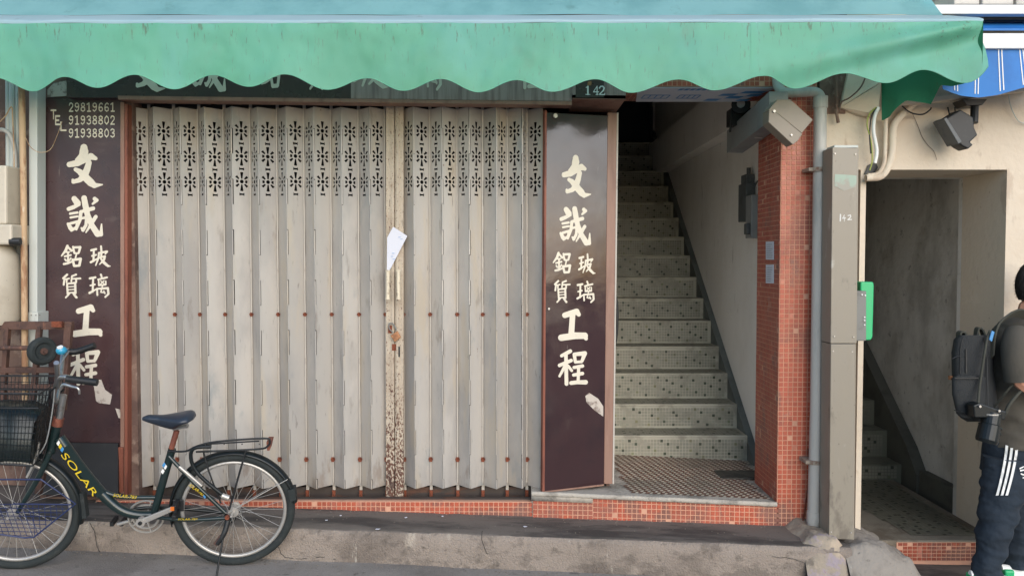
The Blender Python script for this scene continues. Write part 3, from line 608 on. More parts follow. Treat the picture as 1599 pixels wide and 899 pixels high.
# ------------------------------------------------------------------ folding gate
DF, DB = 4.352, 4.432
PW, ZT, ZBm = .093, P(400, 166.7, DF).z, P(400, 762.5, DF).z
H = ZT - ZBm
def poly_pts(cx, cz, ang, r0, r1, w0, w1):
    d = (math.cos(ang), math.sin(ang)); n = (-d[1], d[0])
    return [(cx + d[0] * r0 - n[0] * w0, cz + d[1] * r0 - n[1] * w0), (cx + d[0] * r1 - n[0] * w1, cz + d[1] * r1 - n[1] * w1), (cx + d[0] * (r1 + .001), cz + d[1] * (r1 + .001)), (cx + d[0] * r1 + n[0] * w1, cz + d[1] * r1 + n[1] * w1), (cx + d[0] * r0 + n[0] * w0, cz + d[1] * r0 + n[1] * w0)]
def slat_mesh():
    w = PW; seg = .1385; first = .118
    loops = []
    # outline with crenellated hinge edges
    ks = [H]; z = H - first
    while z > 0: ks.append(z); z -= seg
    ks.append(0)
    e = .0045; out = []
    right = []; left = []
    for k in range(len(ks) - 1):
        off = e if k % 2 == 0 else 0
        right += [(w / 2 - .001 - off, ks[k]), (w / 2 - .001 - off, ks[k + 1])]
        off = e if k % 2 == 1 else 0
        left += [(-w / 2 + .001 + off, ks[k]), (-w / 2 + .001 + off, ks[k + 1])]
    out = left + right[::-1]
    holes = []
    zf = [P(215, 203, DF).z - ZBm, P(215, 243, DF).z - ZBm, P(215, 283, DF).z - ZBm]
    for cz in zf:
        holes.append([(.0098 * math.cos(a) , cz + .0108 * math.sin(a)) for a in [i * math.pi / 4 for i in range(8)]])
        for i in range(8):
            a = math.pi / 2 - i * math.pi / 4
            if i in (0, 4): r0, r1, w0, w1 = .0155, .0515, .0032, .0082
            elif i in (2, 6): r0, r1, w0, w1 = .0165, .0275, .0058, .0092
            else: r0, r1, w0, w1 = .0195, .0395, .0038, .0068
            holes.append([(x * 1.0, z) for x, z in poly_pts(0, cz, a, r0, r1, w0, w1)])
        zc = cz - .0700
        holes.append([(-.0125, zc - .009), (-.006, zc - .0045), (.006, zc - .0045), (.0125, zc - .009), (.0125, zc + .009), (.006, zc + .0045), (-.006, zc + .0045), (-.0125, zc + .009)])
    V = [Vector(p) for p in out]; E = []; n = len(V); E += [(i, (i + 1) % n) for i in range(n)]
    for h in holes:
        i = len(V); V += [Vector(p) for p in h]; E += [(i + k, i + (k + 1) % len(h)) for k in range(len(h))]
    for zz in np.linspace(.1, H - .02, 14): V.append(Vector((0.002, zz)))
    vo, eo, fo, *_ = delaunay_2d_cdt(V, E, [], 0, 1e-6)
    def inside(p, poly):
        c = False; j = len(poly) - 1
        for i in range(len(poly)):
            if (poly[i][1] > p[1]) != (poly[j][1] > p[1]) and p[0] < (poly[j][0] - poly[i][0]) * (p[1] - poly[i][1]) / (poly[j][1] - poly[i][1]) + poly[i][0]: c = not c
            j = i
        return c
    b = MB()
    for f in fo:
        c = sum((vo[i] for i in f), Vector((0, 0))) / len(f)
        if not inside(c, out) or any(inside(c, h) for h in holes): continue
        for y in (-.0008, .0008): b.face([(vo[i].x, y, vo[i].y) for i in f])
    # sheet edges
    for loop in [out] + holes:
        for k in range(len(loop)):
            p, q = loop[k], loop[(k + 1) % len(loop)]
            b.face([(p[0], -.0008, p[1]), (q[0], -.0008, q[1]), (q[0], .0008, q[1]), (p[0], .0008, p[1])])
    # rolled knuckles on the alternating segments
    for k in range(len(ks) - 1):
        x = w / 2 - .0005 if k % 2 else None
        for sx, on in ((1, k % 2 == 1), (-1, k % 2 == 0)):
            if on: b.tube([(sx * (w / 2 - .001), 0.0, ks[k] - .001), (sx * (w / 2 - .001), 0.0, ks[k + 1] + .001)], .0033, 6)
    me = bpy.data.meshes.new('slat'); me.from_pydata(b.v, [], b.f); me.materials.append(M['gate']); return me
SLAT = slat_mesh()
def leaf(folds, lab, ystart):
    root = thing('folding_gate', ((P(folds[0][0], 760, 4.4).x + P(folds[-1][0], 760, 4.4).x) / 2, 4.4, ZBm), lab, 'gate', 'leaves of the folding steel gate')
    o0 = root.location; pts = []
    for (x, f) in folds:
        D = DF if f else DB; q = P(x, 350, D); pts.append((q.x, D + random.uniform(-.002, .002), f))
    for k in range(len(pts) - 1):
        (xa, ya, fa), (xb, yb, fb) = pts[k], pts[k + 1]
        w = math.hypot(xb - xa, yb - ya)
        o = bpy.data.objects.new('slat', SLAT); COL.objects.link(o); o.parent = root
        o.location = ((xa + xb) / 2 - o0.x, (ya + yb) / 2 - o0.y, ZBm - o0.z + random.uniform(-.003, .002))
        o.rotation_euler = (0, random.uniform(-.0012, .0012), math.atan2(yb - ya, xb - xa)); o.scale = (w / PW, 1, 1)
    bar0 = None; h0 = None
    for (x, y, f) in pts:
        if f: continue
        if bar0 is None:
            b = MB(); zt, zl = ZT + .03, P(400, 781, 4.42).z
            b.box((-.008, -.004, zl - ZBm), (.008, .010, zt - ZBm)); b.box((-.0030, -.024, .012), (.0030, -.0135, zt - ZBm - .03))
            bar0 = b.build('picket', M['gate_bar'], root, loc=(0, 0, 0)); src = bar0
            b = MB(); b.box((-.0085, -.030, -.013), (.0085, -.0262, .013)); b.box((-.0145, -.0262, -.006), (.0145, -.012, .006)); b.disc((-.004, -.031, 0), (0, 1, 0), .004, .004, 8)
            hs = b.build('hinge', M['rust'], root, loc=(0, 0, 0))
            bs = MB(); bs.box((-.0092, -.0132, zl - ZBm), (.0092, -.003, zl - ZBm + .055)); fo = bs.build('foot', M['rust'], root, loc=(0, 0, 0))
            cp = [bar0, fo, hs]
        else: cp = [bar0.copy(), fo.copy(), hs.copy()]; [COL.objects.link(c) for c in cp]
        for c in cp: c.location = (x - o0.x, y + .012 - o0.y, ZBm - o0.z)
        cp[2].location.z = P(400, 718, 4.4).z - o0.z
        for yy in (491, ):
            h = hs.copy(); COL.objects.link(h); h.location = (x - o0.x, y + .012 - o0.y, P(400, yy, 4.4).z - o0.z); h.scale = (.8, 1, .8)
    return root
Lf = [(206.6, 1), (234, 0), (243.2, 1), (272.7, 0), (284, 1), (312, 0), (322.3, 1), (351.2, 0), (363.5, 1), (392.4, 0), (405, 1), (434, 0), (448.4, 1), (475.9, 0), (491, 1), (517.8, 0), (534.5, 1), (560.5, 0), (577.8, 1), (601.7, 0)]
Rf = [(630, 0), (646.7, 1), (671.6, 0), (690.8, 1), (713.9, 0), (733.4, 1), (753.7, 0), (775.4, 1), (792, 0), (815.8, 1), (823, 0), (849, 1)]
GL = leaf(Lf, 'wide left leaf of the grey folding steel gate, behind the bicycle, with nineteen pierced slats', 0)
GR = leaf(Rf, 'narrow right leaf of the grey folding steel gate, beside the glossy sign door', 0)
# meeting stiles
def stile(root, x0, x1, y0, xk):
    b = MB(); b.pbox(x0, 166, x1, 782, y0, .03); b.build('stile', M['stile'], root, bevel=.002)
    b = MB(); b.pbox(xk, 172, xk + 4, 700, y0 - .006, .008); b.build('stile_rib', M['stile'], root)
stile(GL, 602.5, 616, 4.392, 611); stile(GR, 617, 630, 4.386, 619)
for root, x in ((GL, 605.5), (GR, 622)):
    b = MB(); b.tube([P(x, 424, 4.335), P(x, 465, 4.335)], [.0105, .0105], 12); b.tube([P(x, 424, 4.335), P(x, 424, 4.40)], .005, 6); b.tube([P(x, 465, 4.335), P(x, 465, 4.40)], .005, 6)
    b.disc(P(x, 423, 4.335), (0, 0, 1), .0135, .010, 12); b.disc(P(x, 466, 4.335), (0, 0, 1), .0135, .010, 12)
    b.build('handle', pm('handle_grip', C(214, 202, 178), [(C(120, 96, 74), 30, .5, .68, .7)], .45), root, smooth=True)
b = MB(); b.pbox(622, 541, 624.5, 557, 4.380, .003); b.build('keyhole', M['black'], GR)
b = MB(); b.pbox(612, 537, 618.5, 547, 4.383, .004); b.build('strike_plate', M['rust'], GR); b = MB(); b.pbox(606, 508, 612, 520, 4.382, .008); b.build('hasp', M['rust'], GR)
tr = thing('gate_track', P(560, 780, 4.4), 'dark steel bottom track that both gate leaves stand in', 'rail')
b = MB(); A, B = P(195, 779, 4.36), P(838, 779, 4.36); z0 = A.z - .02
b.box((A.x, 4.34, z0), (B.x, 4.375, z0 + .03)); b.box((A.x, 4.46, z0), (B.x, 4.49, z0 + .06)); b.box((A.x, 4.34, z0 - .06), (B.x, 4.50, z0)); b.build('track', pm('track_steel', C(74, 64, 58), [(C(100, 66, 50), (6, 6, 20), .5, .65, .8)], .7), tr)
tr2 = thing('gate_top_track', P(560, 163, 4.5), 'dark top track above the slats of the gate', 'rail')
b = MB(); b.box((A.x, 4.445, ZT + .012), (B.x + .3, 4.475, ZT + .10)); b.build('track', M['dark_room'], tr2)
pl = thing('padlock', P(618, 520, 4.36), 'rusty brass padlock hanging on the meeting stiles of the gate', 'padlock')
b = MB(); c = P(618, 525, 4.365); rows = []
b.prism([c + Vector(v) for v in ((-.030, 0, .004), (-.006, 0, -.032), (.028, 0, -.006), (.008, 0, .030))], (0, .016, 0)); b.build('body', M['brass'], pl, bevel=.003)
b = MB(); b.tube(smooth_path([P(614, 519, 4.372), P(608, 513, 4.368), P(608, 505, 4.37), P(614, 506, 4.372), P(619, 515, 4.372)], 4), .0035, 8); b.build('shackle', M['grey_box'], pl, smooth=True)
pa = thing('notice_paper', P(612, 415, 4.37), 'folded white paper slip tucked behind the gate handle', 'paper')
b = MB(); q = [(614, 354, 4.366), (636, 368.5, 4.36), (608.5, 422, 4.376), (604, 421, 4.377), (604.5, 371, 4.372)]
b.prism([P(*v) for v in q], (0, .0012, 0)); b.build('sheet', M['paper'], pa)
b = MB()
for i, (x, y) in enumerate(((622, 370), (625, 373), (612, 395), (610, 400), (613, 404))): b.pbox(x, y, x + 4, y + .6, 4.3625, .0005)
t = b.build('print', M['blueprint'], pa); t['kind'] = 'stuff'

# ------------------------------------------------------------------ right sign door (angled leaf) and brown post
sd_ = thing('sign_door', P(900, 765, 4.38), 'glossy plum door leaf with cream brush characters, standing ajar right of the gate', 'door')
A = P(852, 172, 4.30); B = P(949, 180, 4.42); nrm = Vector((B.y - A.y, -(B.x - A.x), 0)).normalized()
d3 = lambda x, y, off=0: PL(x, y, A + nrm * off, nrm)
if nrm.y > 0: nrm = -nrm
b = MB(); b.prism([d3(854, 176), d3(949, 181), d3(943, 757), d3(848, 768)], -nrm * .025); b.build('panel', M['sign'], sd_, bevel=.001)
b = MB(); b.prism([d3(851, 172, .004), d3(854, 173, .004), d3(850.5, 768, .004), d3(847, 768, .004)], -nrm * .03); b.build('edge_trim', M['frame_red'], sd_)
b = MB(); b.prism([d3(850, 766.5, .003), d3(943, 755.5, .003), d3(943, 758, .003), d3(850, 769, .003)], -nrm * .028); b.build('bottom_trim', M['frame_brown'], sd_)
sign_text(sd_, [('文', (877, 242, 923, 309)), ('誠', (873.5, 322, 923, 383.5)), ('鋁', (863, 393, 892, 427)), ('玻', (902.5, 395.5, 930, 428)), ('質', (865, 437, 891, 473)), ('璃', (900, 438, 928.5, 473)), ('工', (871.5, 481.6, 918, 532)), ('程', (871, 545, 918, 602))], lambda x, y: d3(x, y, .0015))
b = MB(); b.face([d3(x, y, .0015) for x, y in ((914, 618), (920, 613), (934, 622), (942, 634), (942, 650), (928, 640), (916, 628))]); b.build('torn_patch', M['torn'], sd_)
b = MB(); b.disc(d3(867, 181, .01), nrm, .012, .012, 14); b.disc(d3(857, 482, .006), nrm, .006, .006, 12); b.build('knob', M['alloy'], sd_)
po = thing('door_post', P(957, 755, 4.42), 'pinkish brown square post between the sign door and the stairs', 'post')
b = MB(); b.prism([P(949, 176, 4.42), P(965.5, 176, 4.42), P(958.5, 755, 4.42), P(943, 755, 4.42)], (0, .05, 0)); b.build('post', M['frame_brown'], po, bevel=.002)
b = MB(); b.prism([P(963.5, 176, 4.417), P(965.8, 176, 4.417), P(958.8, 755, 4.417), P(956.5, 755, 4.417)], (0, .05, 0)); b.build('edge', M['gate_bar'], po)
hs_ = thing('hose_loop', P(961, 500, 4.6), 'dark cable loop bulging out from behind the brown post', 'cable')
b = MB(); b.tube(smooth_path([P(958, 455, 4.55), P(962.5, 470, 4.55), P(964, 500, 4.55), P(961.5, 530, 4.55), P(957, 545, 4.55)]), .008, 8); b.build('loop', M['black'], hs_, smooth=True)

# ------------------------------------------------------------------ awning
aw = thing('awning', (0, 4.3, 2.9), 'long faded green canvas awning with a scalloped valance above the gate', 'awning')
YA = 3.80
lows = [(-70, 142), (50, 142), (156, 139), (270, 139), (392, 137), (510, 140), (631, 143), (747, 144), (862, 145), (985, 145), (1115, 142), (1244, 137), (1381, 131), (1509, 129)]
highs = [(-10, 121), (102, 121), (212, 118), (330, 117), (447, 118), (572, 122), (690, 125), (806, 126), (930, 125), (1060, 124), (1195, 119), (1319, 115), (1444, 109)]
keys = sorted(lows + highs + [(-190, 142), (-130, 121), (1543, 104)])
def edge_y(x):
    for (xa, ya), (xb, yb) in zip(keys[:-1], keys[1:]):
        if xa <= x <= xb:
            t = (x - xa) / (xb - xa); s_ = (1 - math.cos(math.pi * t)) / 2
            if xb > 1540: s_ = t ** 2.2
            return ya + (yb - ya) * s_
    return 130
b = MB(); rows = []; NX, NV = 420, 18
for i in range(NX + 1):
    px = -190 + (1543 + 190) * i / NX
    ex = P(px, 400, YA).x; yt = 37 - 2.5 * (px / 1500) ** 2 + 1.0 * nz(px * .012)
    yb = edge_y(px); r = []
    for j in range(NV + 1):
        t = j / NV; y = yt + (yb - yt) * t
        fold = .016 * t * math.sin(px * .0265 + 1.2 * nz(px * .004)) + .014 * t * nz(px * .014, t * 1.5) + .004 * nz(px * .05, t * 4)
        # drape line running down-left from the right-hand corner
        lx = (1530 - px); ly = y - (40 + lx * .21); fold += -.06 * math.exp(-(ly / (9 + lx * .045)) ** 2) * max(0, min(1, 1 - lx / 420)) * min(1, lx / 30 + .2)
        fold += .02 * math.exp(-((ly - 22 - lx * .03) / 16) ** 2) * max(0, 1 - lx / 380)
        pinch = sum(.008 * math.exp(-((px - c_) / 16) ** 2) * math.exp(-t * 6) for c_ in (60, 250, 450, 550, 885, 700))
        pp = P(min(px, 1535 + 8 * t), y, YA); pp.y += fold + .03 * (1 - t) * 0 - pinch; r.append(pp)
    rows.append(r)
b.grid(rows)
b.build('valance', M['awning'], aw, smooth=True)
hm = [rw_[-1].copy() for rw_ in rows]
b = MB(); b.tube([p + Vector((0, -.0012, .001)) for p in hm], .0013, 5); b.build('hem', pm('hem_binding', C(92, 160, 132), [(C(110, 130, 112), 20, .5, .66, .6)], .6), aw, smooth=True)
for ci in (62, 205, 330):
    b = MB(); b.grid([[rows[ci + k][j] + Vector((0, -.0015, 0)) for k in (0, 1, 2)] for j in range(NV + 1)]); b.build('seam', M['awning'], aw, smooth=True)
b = MB(); rows = []                                                   # rounded front lip over the bar
xr0, xr1 = P(-190, 36, YA).x, P(1535, 33, YA).x
for i in range(161):
    s_ = i / 160; x = xr0 + (xr1 - xr0) * s_; px = -190 + 1725 * s_
    yt = 37 - 2.5 * (px / 1500) ** 2 + nz(px * .012); p = P(px, yt, YA); r = []
    zc = P(800, 24, 3.92).z
    for (dy, k) in ((0, 0), (-.006, .12), (.0, .22), (.03, .42), (.07, .68), (.12, 1)):
        r.append((p.x if dy < .05 else min(p.x, P(1478, 25, 3.92).x + .1 * (1 - k)), YA + dy, p.z + (zc - p.z) * k + .004 * nz(x * 4, k * 2)))
    rows.append(r)
b.grid(rows); b.build('lip', M['awning_lip'], aw, smooth=True)
b = MB(); rows = []
for i in range(81):
    x = xr0 + (P(1472, 25, 3.92).x - xr0) * i / 80; z0 = P(800, 24, 3.92).z + .001 + .004 * nz(x * 4, 2)
    rows.append([(x, 3.919 + .42 * t, z0 + .52 * t - .03 * math.sin(math.pi * t) + .006 * nz(x * 2, t * 3)) for t in [k / 12 for k in range(13)]])
b.grid(rows); rf = b.build('canopy', M['awning_top'], aw, smooth=True)
b = MB(); rows = []                                                   # right-hand side valance, seen from inside
Xs = P(1535, 60, YA).x; ztop_ = P(1535, 36, YA).z
for i in range(61):
    t = i / 60; y = YA + (4.22 - YA) * t
    Xt = Xs + (P(1374, 150, 4.22).x - Xs) * t; pxs = 799.5 + Xt * F / y
    kk = [(1372, 188), (1386, 182), (1401, 167), (1412, 157), (1430, 160), (1447, 163), (1455, 152), (1467, 133), (1482, 135), (1497, 131), (1512, 118), (1528, 108), (1545, 104)]
    yb = np.interp(pxs, [k[0] for k in kk], [k[1] for k in kk])
    zb_ = P(pxs, yb, y).z; r = []
    for j in range(9):
        v = j / 8; r.append((Xt + .012 * math.sin(t * 14) * v, y, (ztop_ - .12 * t * 0) + (zb_ - ztop_) * v))
    rows.append(r)
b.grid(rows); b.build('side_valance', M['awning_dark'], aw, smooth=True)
b = MB(); b.tube([(xr0, YA + .03, P(0, 36, YA).z - .02), (xr1 - .02, YA + .03, P(0, 36, YA).z - .02)], .018, 12)
for x in (-1.9, -.1, 1.5): b.tube([(x, YA + .04, P(0, 40, YA).z), (x, 4.3, P(0, 40, YA).z + .1)], .014, 8)
b.build('bar', M['alloy'], aw, smooth=True)

# ------------------------------------------------------------------ blue striped awning and shelf beyond it
ba = thing('striped_awning', P(1580, 100, 3.75), 'blue awning with thin white stripes hanging at the top right corner', 'awning')
YB = 3.97
b = MB(); rows = []; wst = MB()
def bl_y(px): return np.interp(px, [1470, 1485, 1500, 1530, 1560, 1599, 1660, 1720], [140, 146, 150, 152, 148, 137, 150, 137])
def bpt(px, t): 
    yt = 76; yb = bl_y(px); y = yt + (yb - yt) * t; q = P(px, y, YB); q.y += .012 * t * math.sin(px * .05) + .0 * nz(px * .02); return q
for i in range(61):
    px = 1470 + 250 * i / 60; rows.append([bpt(px, j / 8) for j in range(9)])
b.grid(rows); b.build('valance', M['blue_cloth'], ba, smooth=True)
for px, sh in ((1488, 0), (1523, 0), (1562, 0), (1595, 0), (1632, 0)):
    for dx in (0, 5):
        rr = []
        for j in range(9):
            t = j / 8 * .93; xx = px + dx - 6 * 0 + (1 - t) * (-4 if px > 1550 else 0); q = bpt(xx, t); q2 = bpt(xx + 1.6, t); q.y -= .002; q2.y -= .002; rr.append([q, q2])
        wst.grid(rr)
wst.build('stripe', M['white'], ba)
b = MB(); b.pbox(1500, 52, 1760, 76, YB - .02, .06); b.build('front_bar', M['white_paint'], ba, bevel=.004)
b = MB(); b.prism([P(1500, 48, YB), P(1760, 48, YB), P(1760, 30, 4.3), P(1500, 30, 4.3)], (0, 0, .01)); b.build('canopy', M['blue_cloth'], ba)
sh = thing('shelf', P(1560, 20, 4.2), 'white metal air conditioner shelf at the top right edge above the striped awning', 'shelf')
b = MB(); b.pbox(1440, 7.5, 1760, 22, 4.0, .30); b.build('tray', M['white_paint'], sh, bevel=.003)
b = MB(); b.pbox(1440, 23, 1760, 31, 4.05, .03); b.build('bracket', M['dark_room'], sh)
ac = thing('air_conditioner', P(1580, 5, 4.1), 'pale air conditioner unit standing on the white shelf at the top right', 'air conditioner')
M['casing'] = pm('casing', C(196, 192, 184), [(C(150, 146, 140), 12, .5, .68, .6)], .5)
for x0_, x1_, yy_ in ((1490, 1530, 4.06), (1534, 1583, 4.05), (1587, 1700, 4.06)):
    b = MB(); b.pbox(x0_, -60, x1_, 7, yy_, .2); b.build('casing', M['casing'], ac, bevel=.006)

# ------------------------------------------------------------------ right-hand building
M['grimy_floor'] = pm('grimy_floor', C(130, 122, 108), [(C(96, 84, 70), 5, .45, .65, .7), (C(156, 148, 134), 20, .58, .7, .5)], .85, (50, .5))
rb = thing('cream_building', (2.6, 4.4, -.05), 'cream rendered building with a dark open stair doorway at the right', 'building')
JX0 = P(1348, 560, YW).x; JX1 = P(1566, 560, YW).x; ZL = P(1440, 265, YW).z; SZ = P(1480, 843, YW).z
b = MB()
b.box((JX0 - .03, YW, -.2), (JX0, 4.72, ZL)); b.box((JX1, YW, -.3), (6, 4.72, ZL)); b.box((1.66, YW, ZL), (6, 4.72, 6.2))
b.box((px1 + .02, YW + .10, 0), (JX0 - .03, 4.72, ZL))
b.build('wall', M['cream'], rb)
b = MB(); b.box((px1 + .021, YW + .06, .2), (1.80, YW + .099, 3.2)); b.box((1.659, YW + .02, ZL + .3), (1.80, YW - .01, 3.2)); b.build('stained_patch', M['stain'], rb)
b = MB(); b.box((2.82, 4.721, -.1), (2.9, 9, 4)); b.box((JX0 - .06, 4.721, -.1), (JX0 - .02, 9, 4)); b.box((JX0 - .05, 8.9, -.1), (2.9, 9, 4)); b.box((JX0 - .05, 4.721, 3.2), (2.9, 9, 3.3)); b.box((JX1 + .001, 4.721, -.1), (2.9, 4.76, 4))
b.box((JX0 - .02, 4.721, ZL + .0), (2.82, 4.80, 3.2)); b.build('stairwell_wall', M['plaster_grey'], rb)
b = MB(); b.box((JX0 - .02, YW + .005, -.3), (JX1, 5.5, SZ - .002)); b.build('landing', M['grimy_floor'], rb)
M['shaded_grout'] = pm('shaded_grout', C(112, 112, 98), [(C(80, 80, 70), 6, .45, .65, .7)], .95)  # shade of the deep doorway put into the grout colour, with grimy mottling
tz = [(5.5, P(1380, 725, 5.5).z), (5.72, P(1380, 672, 5.72).z), (5.93, P(1370, 625, 5.93).z), (6.15, P(1360, 581, 6.15).z)]
for k in range(4, 9): tz.append((tz[-1][0] + .22, tz[-1][1] + .18))
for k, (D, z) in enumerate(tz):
    z0 = tz[k - 1][1] if k else SZ; b = MB(); b.box((JX0, D, z0 - .06), (2.74, D + .26, z)); st = b.build('step', M['shaded_grout'], rb)
    b = MB(); nu = int((2.73 - 2.1) / .0225); mosaic(b, Vector((2.10, D, z0 + .008)), U, Z, nu, int((z - z0 - .014) / .0225), .0225, .003, k % 3 + 1, .72)  # step tiles dimmed in colour to carry the doorway shade
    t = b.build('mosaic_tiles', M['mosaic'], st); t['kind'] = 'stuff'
b = MB(); s2 = .18 / .22; b.prism([(2.742, 5.3, -.05), (2.742, 5.3, .14), (2.742, 5.44, .30), (2.742, 8.8, .30 + s2 * 3.3), (2.742, 8.8, -.05)], (.076, 0, 0))
b.prism([(2.76, 4.73, -.05), (2.76, 4.73, .17), (2.76, 5.299, .17), (2.76, 5.299, -.05)], (.059, 0, 0)); b.build('stringer', pm('dark_stringer', C(92, 92, 84), [(C(70, 70, 64), 4, .45, .65, .7)], .85), rb)
b = MB(); yy = 4.38
while yy < 5.48:
    for i in range(60):
        xx = 1.93 + i * .0225
        if xx < 2.06 + (5.5 - yy) * .16 or xx > 2.62: continue
        dk = (i + int(yy / .0225) * 5) % 9 == (hash((i // 9, int(yy / .0225))) % 3)
        b.face([(xx, yy, SZ + .002), (xx + .0195, yy, SZ + .002), (xx + .0195, yy + .0195, SZ + .002), (xx, yy + .0195, SZ + .002)], jit(C(58, 62, 50), .3) if dk else jit(C(118, 116, 102), .12))
    yy += .0225
t = b.build('mosaic_tiles', M['mosaic'], rb); t['kind'] = 'stuff'
b = MB(); zz0 = P(1480, 875, YW).z
b2 = MB(); b2.box((P(1400, 860, YW).x, YW + .001, -.3), (JX1 + .2, YW + .02, SZ - .012)); b2.build('tile_bed', M['grout'], rb)
tiles(b, Vector((P(1402, 860, YW).x, YW, zz0)), U, Z, 26, 5, .0268, (SZ - .012 - zz0) / 5, .0040, .0024, .03, .72)
t = b.build('base_tiles', M['tile_red'], rb); t['kind'] = 'stuff'
b = MB(); b.prism([P(1312, 168, 4.27), P(1376, 128, 4.2), P(1400, 100, 4.2), P(1330, 90, 4.27)], (0, .1, 0)); b.prism([P(1312, 168, 4.272), P(1376, 130, 4.19), P(1372, 180, 4.23), P(1350, 182, 4.27)], (0, .06, 0)); b.build('moulding', M['cream'], rb, bevel=.004)
b = MB(); b.bar(P(1380, 165, 4.24), P(1620, 137, 4.24), .05, .03); b.build('cornice', M['cream'], rb, bevel=.006)
b = MB()
b.tube(smooth_path([P(1425, 178, 4.29), P(1433, 196, 4.294), (P(1440, 214, 4.294)), P(1450, 228, 4.294), P(1458, 236, 4.294), P(1463, 250, 4.294)]), .0012, 5); b.build('crack', M['stain'], rb)

# ------------------------------------------------------------------ services on the corner
dp = thing('downpipe', P(1270, 830, 4.2), 'grey plastic downpipe with collars running down beside the red tiled pier', 'pipe')
b = MB(); b.tube([P(1281, 160, 4.22), P(1278, 420, 4.22), P(1275, 640, 4.22), P(1270, 832, 4.22)], .0335, 20); b.build('pipe', M['pvc'], dp, smooth=True)
b = MB(); b.tube(smooth_path([P(1281, 172, 4.22), P(1281, 152, 4.22), P(1272, 144, 4.22), P(1255, 144, 4.22), P(1232, 145, 4.23), P(1220, 142, 4.25), P(1214, 130, 4.28), P(1213, 105, 4.29)], 6), .026, 16); b.build('elbow_pipe', M['pvc'], dp, smooth=True)
for y in (265, 720):
    b = MB(); q = P(1277 if y < 400 else 1272, y, 4.22); b.disc(q, (0, 0, 1), .040, .022, 20); b.box((q.x - .055, 4.20, q.z - .009), (q.x + .045, 4.30, q.z + .009)); b.build('clamp', pm('clamp_iron', C(150, 138, 124), [(C(110, 74, 56), 40, .5, .65, .8)], .7), dp)
for y, x in ((160, 1281), (806, 1271)):
    b = MB(); b.disc(P(x, y, 4.22), (0, 0, 1), .038, .06, 20); b.build('collar', M['pvc'], dp, smooth=False, bevel=.002)
rw = thing('cable', P(1261, 800, 4.28), 'thin rusty cable running down the pier into a hole beside the downpipe', 'cable')
b = MB(); b.tube(smooth_path([P(1262, 700, 4.285), P(1263, 740, 4.285), P(1259, 780, 4.282), P(1254, 812, 4.275), P(1250, 822, 4.26)]), .004, 6); b.build('run', M['rust'], rw, smooth=True)
du = thing('cable_cover', P(1318, 842, 4.05), 'tall beige metal cable cover with 142 chalked on it, beside the downpipe', 'cable cover')
b = MB(); b.prism([P(1300, 230, 4.05), P(1341, 231, 4.05), P(1338, 536, 4.05), P(1297, 536, 4.05)], (0, .13, 0)); b.build('upper_cover', M['duct'], du, bevel=.003)
b = MB(); b.prism([P(1297.5, 537, 4.047), P(1337, 537, 4.047), P(1334, 842, 4.047), P(1294.5, 841, 4.047)], (0, .13, 0)); b.build('lower_cover', M['duct'], du, bevel=.003)
for x, y in ((1304, 240), (1336, 241), (1303, 525), (1333, 526), (1301, 548), (1331, 549), (1298, 830), (1329, 831)):
    b = MB(); b.disc(P(x, y, 4.046), (0, 1, 0), .0035, .004, 8); b.build('screw', M['alloy'], du)
b = MB(); b.pbox(1303, 227, 1340, 230.5, 4.06, .10); b.build('cap', M['white_pole'], du)
M['chalk'] = pm('chalk', C(216, 214, 208), rough=.9)
for st, bxx in (([[(50, 5, 9), (46, 95, 9)]], (1311, 334, 1313.5, 346)), ([[(60, 5, 7), (10, 55, 7), (90, 50, 7)], [(66, 35, 7), (55, 95, 7)]], (1315, 335, 1321, 346)), ([[(20, 20, 8), (70, 10, 8), (75, 40, 8), (15, 85, 8), (90, 80, 8)]], (1323, 335, 1330.5, 344))):
    put_glyph('chalk_mark', glyph_mesh(st, 20), bxx, lambda x, y: P(x, y, 4.0485), M['chalk'], du)
b = MB(); b.face([P(x, y, 4.0485) for x, y in ((1304, 272), (1338, 274), (1337, 292), (1318, 298), (1303, 290))]); b.build('green_patch', pm('pale_green', C(148, 166, 150), [(C(150, 144, 132), 20, .45, .6, .9)], .5), du)  # pale green mottled patch on the upper cover
hd = thing('shutter_hood', P(1190, 200, 4.4), 'grey angled metal trunk box with beige end cap atop the tiled pier', 'metal box')
X0 = P(1201, 165, 4.16).x
b = MB(); za, zc = P(1201, 143, 4.16).z, P(1200, 190, 4.16).z; zd, ze = P(1134, 204, 4.97).z, P(1134, 239, 4.97).z
b.prism([(X0, 4.16, zc), (X0, 4.97, ze), (X0, 4.97, zd), (X0, 4.16, za)], (.10, 0, 0)); b.build('trunk', M['hood'], hd, bevel=.002)
b = MB(); b.prism([P(x, y, 4.10) for x, y in ((1214, 155.5), (1234, 155.5), (1269.5, 187), (1252, 208), (1215, 178), (1200, 172))], (0, .10, 0)); b.build('end_cap', M['hood_cap'], hd, bevel=.002)
b = MB(); b.prism([P(x, y, 4.085) for x, y in ((1201, 172), (1214, 177), (1253, 209), (1246, 220), (1238, 226), (1200, 191))], (0, .10, 0)); b.build('end_flange', M['hood_cap'], hd, bevel=.003)
b = MB(); b.disc(P(1209, 174, 4.08), (0, 1, 0), .007, .01, 10); b.build('bolt', M['alloy'], hd); b = MB(); b.disc(P(1236, 211, 4.08), (0, 1, 0), .005, .006, 10); b.build('bolt', M['alloy'], hd)
b = MB(); b.tube([(X0 + .03, 4.5, zc - .03), (X0 + .07, 4.5, zc - .032)], .005, 6); b.build('latch', M['alloy'], hd)
rl = thing('cable_reel', P(1160, 170, 4.9), 'black round cable drum fixed above the grey metal trunk', 'cable reel')
b = MB(); q = P(1157, 164, 4.75); b.disc(q, (.3, 1, 0), .055, .06, 22); b.build('drum', M['black'], rl, bevel=.004)
